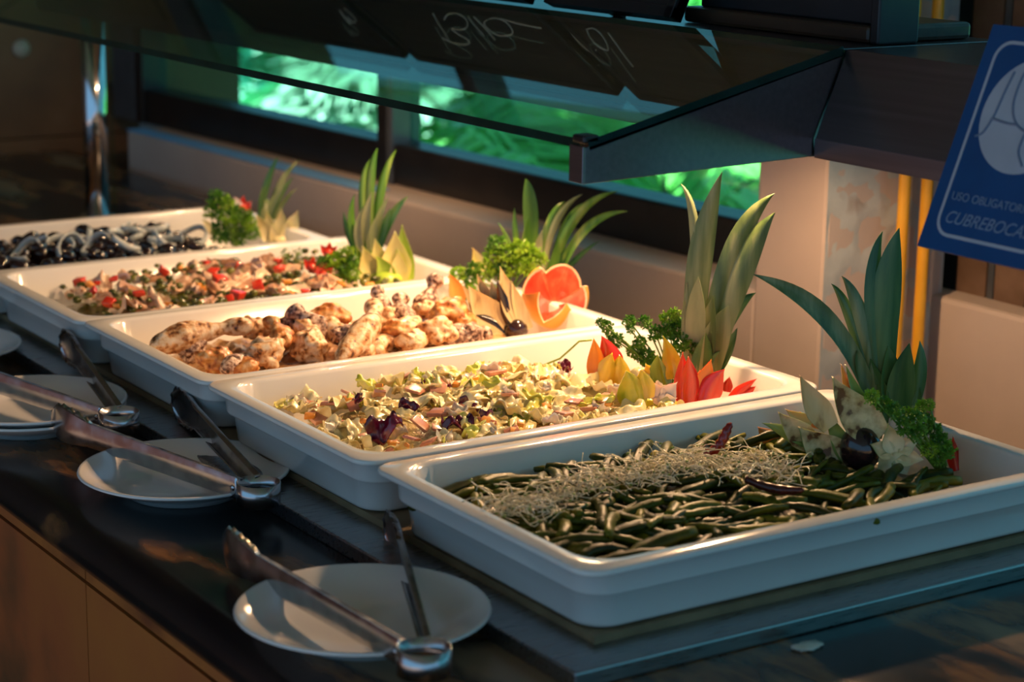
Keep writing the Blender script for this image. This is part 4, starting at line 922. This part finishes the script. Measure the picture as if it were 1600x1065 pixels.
parsley((790, 470), -.012, [(716, 429, 12), (736, 436, 12), (757, 423, 14), (770, 402, 14), (777, 381, 13), (794, 396, 15), (811, 389, 14), (831, 396, 14), (804, 414, 15), (824, 417, 13), (720, 463, 10), (784, 423, 13), (733, 455, 10), (845, 405, 10), (740, 418, 9)],
        'bright bushy curly parsley behind the aubergine over the chicken', .026, 10, [m_parB, m_par, m_parB])
crown((858, 462), -.02, [
    ([(830, 430), (829, 330), (821, 279)], 25, 1, 4), ([(846, 440), (868, 350), (910, 303)], 13, 3, 8), ([(862, 440), (900, 340), (967, 298)], 15, 1, 4), ([(870, 440), (915, 358), (981, 330)], 15, 1, -4), ([(866, 445), (900, 405), (938, 375)], 9, 2, 6),
    ([(842, 440), (858, 352), (883, 315)], 15, 1, 10), ([(858, 440), (880, 360), (911, 317)], 13, 1, 14), ([(812, 420), (795, 378), (778, 347)], 8, 1, 6), ([(815, 425), (806, 370), (804, 325)], 10, 1, 8), ([(862, 450), (876, 410), (893, 381)], 18, 2, 0),
    ([(842, 440), (838, 400), (848, 360)], 20, 3, -6), ([(826, 430), (818, 390), (826, 340)], 12, 1, -6), ([(850, 450), (866, 410), (874, 370)], 16, 1, -8), ([(856, 455), (866, 430), (880, 395)], 16, 2, -2)],
    'fresh green pineapple crown with arching thin leaves behind the grapefruit', [m_plA, m_plB, m_plC, m_plD], .036, 7)

# ------------------------------------------------------------------ pan 2: fish and peas
zf2 = lambda x, y: -.034+.016*min(1, max(0, (x-.03)/.15))+.004*noise.noise(V((x*16, y*16, 11)))
mound(2, .06, .030, .45, .292, lambda x, y: zf2(x, y)-.005, m_nop, 'vegetable_bed', 'chopped olive green vegetable mix under the fish pieces', 4, .008)
fism = [sheet(700+i, .048, .022, .007, m_fish, 'fish_piece', 1.2, .0045) for i in range(6)]
ok2 = lambda x, y, r: x < .40
scatter('fish_piece', fism, 2, 48, (.085, .04, .40, .28), lambda x, y: zf2(x, y)+.003, 'pale pink cooked fish piece in the second pan from the far end', 'fish', 'fish pieces in the fish and pea salad', 41, lambda r: (r.gauss(0, .45), r.gauss(0, .3), r.uniform(0, 6.28)), .75, 1.25, .004, .018, ok2)
nopm = []
for i in range(4):
    v_, f_ = blob(.0055, 2, .35, 1.2, 30+i, (1.2, .9, .7)); nopm.append(mesh_of('green_pepper_piece', v_, f_, m_nop))
scatter('green_pepper_piece', nopm, 2, 200, (.08, .035, .45, .29), lambda x, y: zf2(x, y)+.005, 'small olive green chopped vegetable piece in the fish salad pan', 'vegetable', 'chopped green pieces in the fish salad', 42, rc, .6, 1.2, .006, .008)
scatter('tomato_dice', tomm, 2, 22, (.09, .035, .42, .29), lambda x, y: zf2(x, y)+.009, 'red tomato dice in the fish salad pan', 'tomato', 'tomato dice in the fish salad', 43, rc, .8, 1.5, .004, .02)
scatter('carrot_piece', carm, 2, 18, (.09, .035, .42, .29), lambda x, y: zf2(x, y)+.008, 'small orange carrot piece in the fish salad pan', 'carrot', 'carrot pieces in the fish salad', 44, rc, .8, 1.2, .004, .02)
for (x, y, l) in ((513, 391, 'red radish flower high above the parsley in the fish salad pan'), (487, 413, 'red tomato flower at the left edge of the fish salad parsley'), (506, 424, 'red tomato wedge in front of the fish salad parsley')):
    petal_group('tomato_flower', (x+2, y+12), -.008 if y > 400 else .0, [((x, y+8), (x-12, y-8), 13, (m_tom, m_red), 0, 0), ((x, y+8), (x+2, y-12), 13, (m_tom, m_red), 0, 2), ((x, y+8), (x+13, y-6), 13, (m_tom, m_red), 0, 0)], l, 'tomato', body=((x, y+4), 8, 7, m_tom, 3))
parsley((530, 450), -.02, [(506, 412, 11), (521, 407, 12), (536, 400, 11), (541, 416, 12), (526, 424, 12), (551, 427, 11), (536, 436, 11), (513, 424, 10), (551, 408, 9), (545, 392, 8)], 'curly parsley bunch beside the melon crown in the fish salad pan', .006, 11, [m_parB, m_par])
parsley((456, 425), -.02, [(448, 408, 6), (445, 395, 6), (465, 393, 7), (463, 406, 6), (447, 416, 5)], 'small upright parsley sprig left of the main garnish in the fish salad', .004, 12, [m_par], 40)
ME = (m_melon, m_melskin); MK = (m_melskin, m_melon)
petal_group('carved_melon', (605, 445), -.024, [((570, 442), (557, 385), 18, MK, -3, 6), ((584, 444), (567, 386), 34, ME, -2, 0), ((600, 442), (586, 374), 32, ME, 0, 8), ((606, 445), (588, 400), 28, MK, -8, -6), ((620, 441), (617, 363), 44, ME, 0, 2), ((638, 438), (628, 352), 26, MK, 4, 4), ((624, 442), (622, 392), 26, (m_melon, m_melskin), 0, -5)],
            'yellow green melon cut into tall pointed petals in the fish salad pan', 'melon', body=((605, 435), 28, 14, m_melskin, 8))
crown((575, 432), -.02, [
    ([(577, 400), (577, 290), (590, 232)], 18, 1, 2), ([(585, 400), (594, 300), (619, 234)], 16, 1, 4), ([(572, 390), (566, 300), (579, 248)], 13, 1, 8), ([(566, 400), (550, 350), (554, 303)], 14, 1, 4), ([(560, 400), (544, 365), (537, 330)], 10, 2, 2),
    ([(588, 400), (610, 342), (638, 306)], 15, 2, 0), ([(574, 400), (572, 350), (581, 300)], 18, 3, -6), ([(582, 400), (590, 350), (607, 307)], 13, 3, -4), ([(586, 400), (598, 360), (610, 325)], 14, 2, -6), ([(570, 405), (560, 365), (566, 325)], 14, 3, -8), ([(580, 405), (582, 370), (590, 335)], 16, 3, -9)],
    'upright green pineapple crown behind the yellow green melon', [m_plA, m_plB, m_plC, m_plD], .028, 8)

# ------------------------------------------------------------------ pan 1: black olives and onion rings
zf1 = lambda x, y: -.030+.008*min(1, max(0, (x-.02)/.2))+.004*noise.noise(V((x*16, y*16, 14)))
mound(1, .03, .030, .40, .292, lambda x, y: zf1(x, y)-.006, m_oliv, 'olive_brine', 'dark brine and olive scraps under the black olives in the farthest pan', 5)
olm = []
for i in range(4):
    v_, f_ = blob(.0105, 2, .16, 1.4, 60+i, (1.3, .9, .85)); olm.append(mesh_of('black_olive', v_, f_, m_oliv))
for lay in range(2):
    scatter('black_olive', olm, 1, 95, (.04, .04, .39, .285), lambda x, y: zf1(x, y)+.002+.006*lay, 'shiny black olive in the farthest white pan', 'olive', 'black olives in the farthest pan', 51+lay, rc, .75, 1.1, .004, .014)
def ring_mesh(seed, frac):
    rnd = random.Random(seed); b = MB(); n = 22; R = rnd.uniform(.019, .026); a0 = rnd.uniform(0, 6); rings = []
    for i in range(n+1):
        a = a0+frac*2*PI*i/n; c = V((R*math.cos(a), R*.8*math.sin(a), .004*math.sin(2*a))); o_ = V((math.cos(a), math.sin(a), 0))
        rings.append([c+o_*dx+V((0, 0, dz)) for dx, dz in ((-.0012, -.0042), (.0012, -.0042), (.0020, 0), (.0012, .0042), (-.0012, .0042), (-.0004, 0))])
    b.loft(rings, 0, True, True, True); return b.mesh('onion_ring', m_ring)
rgm = [ring_mesh(i, .5+.08*i) for i in range(5)]
RG = [(60, 385), (95, 378), (130, 372), (150, 384), (172, 370), (190, 382), (205, 368), (225, 380), (243, 362), (262, 374), (285, 372), (300, 368), (115, 390), (40, 392), (246, 380), (215, 358)]
rd = random.Random(3)
for k, (x, y) in enumerate(RG):
    thing_at('onion_ring', rgm[k % 5], None, x, y, -.010+.006*(k % 2), 'pale raw onion ring lying on the black olives in the farthest pan', 'onion', (rd.uniform(-.9, .9), rd.uniform(-.5, .5), rd.uniform(0, 6)), 'onion rings on the olives')
parsley((368, 385), -.02, [(338, 310, 12), (355, 318, 11), (331, 331, 11), (355, 338, 13), (372, 355, 13), (388, 348, 11), (345, 355, 12), (395, 364, 10), (375, 370, 11), (341, 368, 10), (368, 333, 11), (384, 335, 9), (360, 370, 10)], 'curly parsley bunch in the farthest pan', .004, 13, [m_par, m_parB])
CRM = (m_cream, m_ltskin)
petal_group('melon_flower', (437, 380), -.022, [((420, 376), (401, 336), 20, CRM, -2, 0), ((428, 378), (416, 331), 20, CRM, 0, 6), ((438, 378), (439, 327), 24, CRM, 0, 2), ((448, 378), (465, 330), 26, CRM, 2, 2), ((432, 379), (424, 350), 16, CRM, 0, -4), ((446, 379), (450, 345), 18, CRM, 0, -3)], 'cream melon flower at the right end of the farthest pan', 'melon', body=((438, 374), 16, 8, m_cream, 5))
petal_group('radish_flower', (378, 330), -.0, [((376, 326), (366, 308), 12, (m_radish, m_tom), 0, 0), ((378, 328), (380, 306), 12, (m_red, m_tom), 0, 2), ((382, 330), (392, 314), 12, (m_tom, m_radish), 0, 3)], 'red and white radish flower over the parsley of the farthest pan', 'radish', dd=.01, body=((380, 326), 8, 8, m_tom, 3))
petal_group('radish_flower', (334, 366), -.018, [((334, 362), (316, 342), 11, CRM, 0, 0), ((336, 364), (320, 356), 10, CRM, 0, 0), ((346, 330), (343, 316), 9, CRM, 0, 0)], 'small white carved radish at the left of the farthest pan\'s parsley', 'radish', dd=-.006)
crown((412, 366), -.018, [([(405, 350), (416, 290), (435, 244)], 12, 2, 4), ([(414, 352), (436, 290), (468, 250)], 11, 0, 2), ([(418, 354), (436, 308), (459, 276)], 10, 2, 4), ([(424, 356), (440, 320), (465, 293)], 8, 0, 0), ([(408, 350), (412, 305), (421, 266)], 9, 2, 8), ([(416, 354), (426, 320), (446, 285)], 12, 3, -4), ([(410, 354), (408, 320), (412, 290)], 10, 2, -4)],
      'small pineapple crown in the farthest pan', [m_plA, m_plB, m_plC, m_plD], .02, 9)
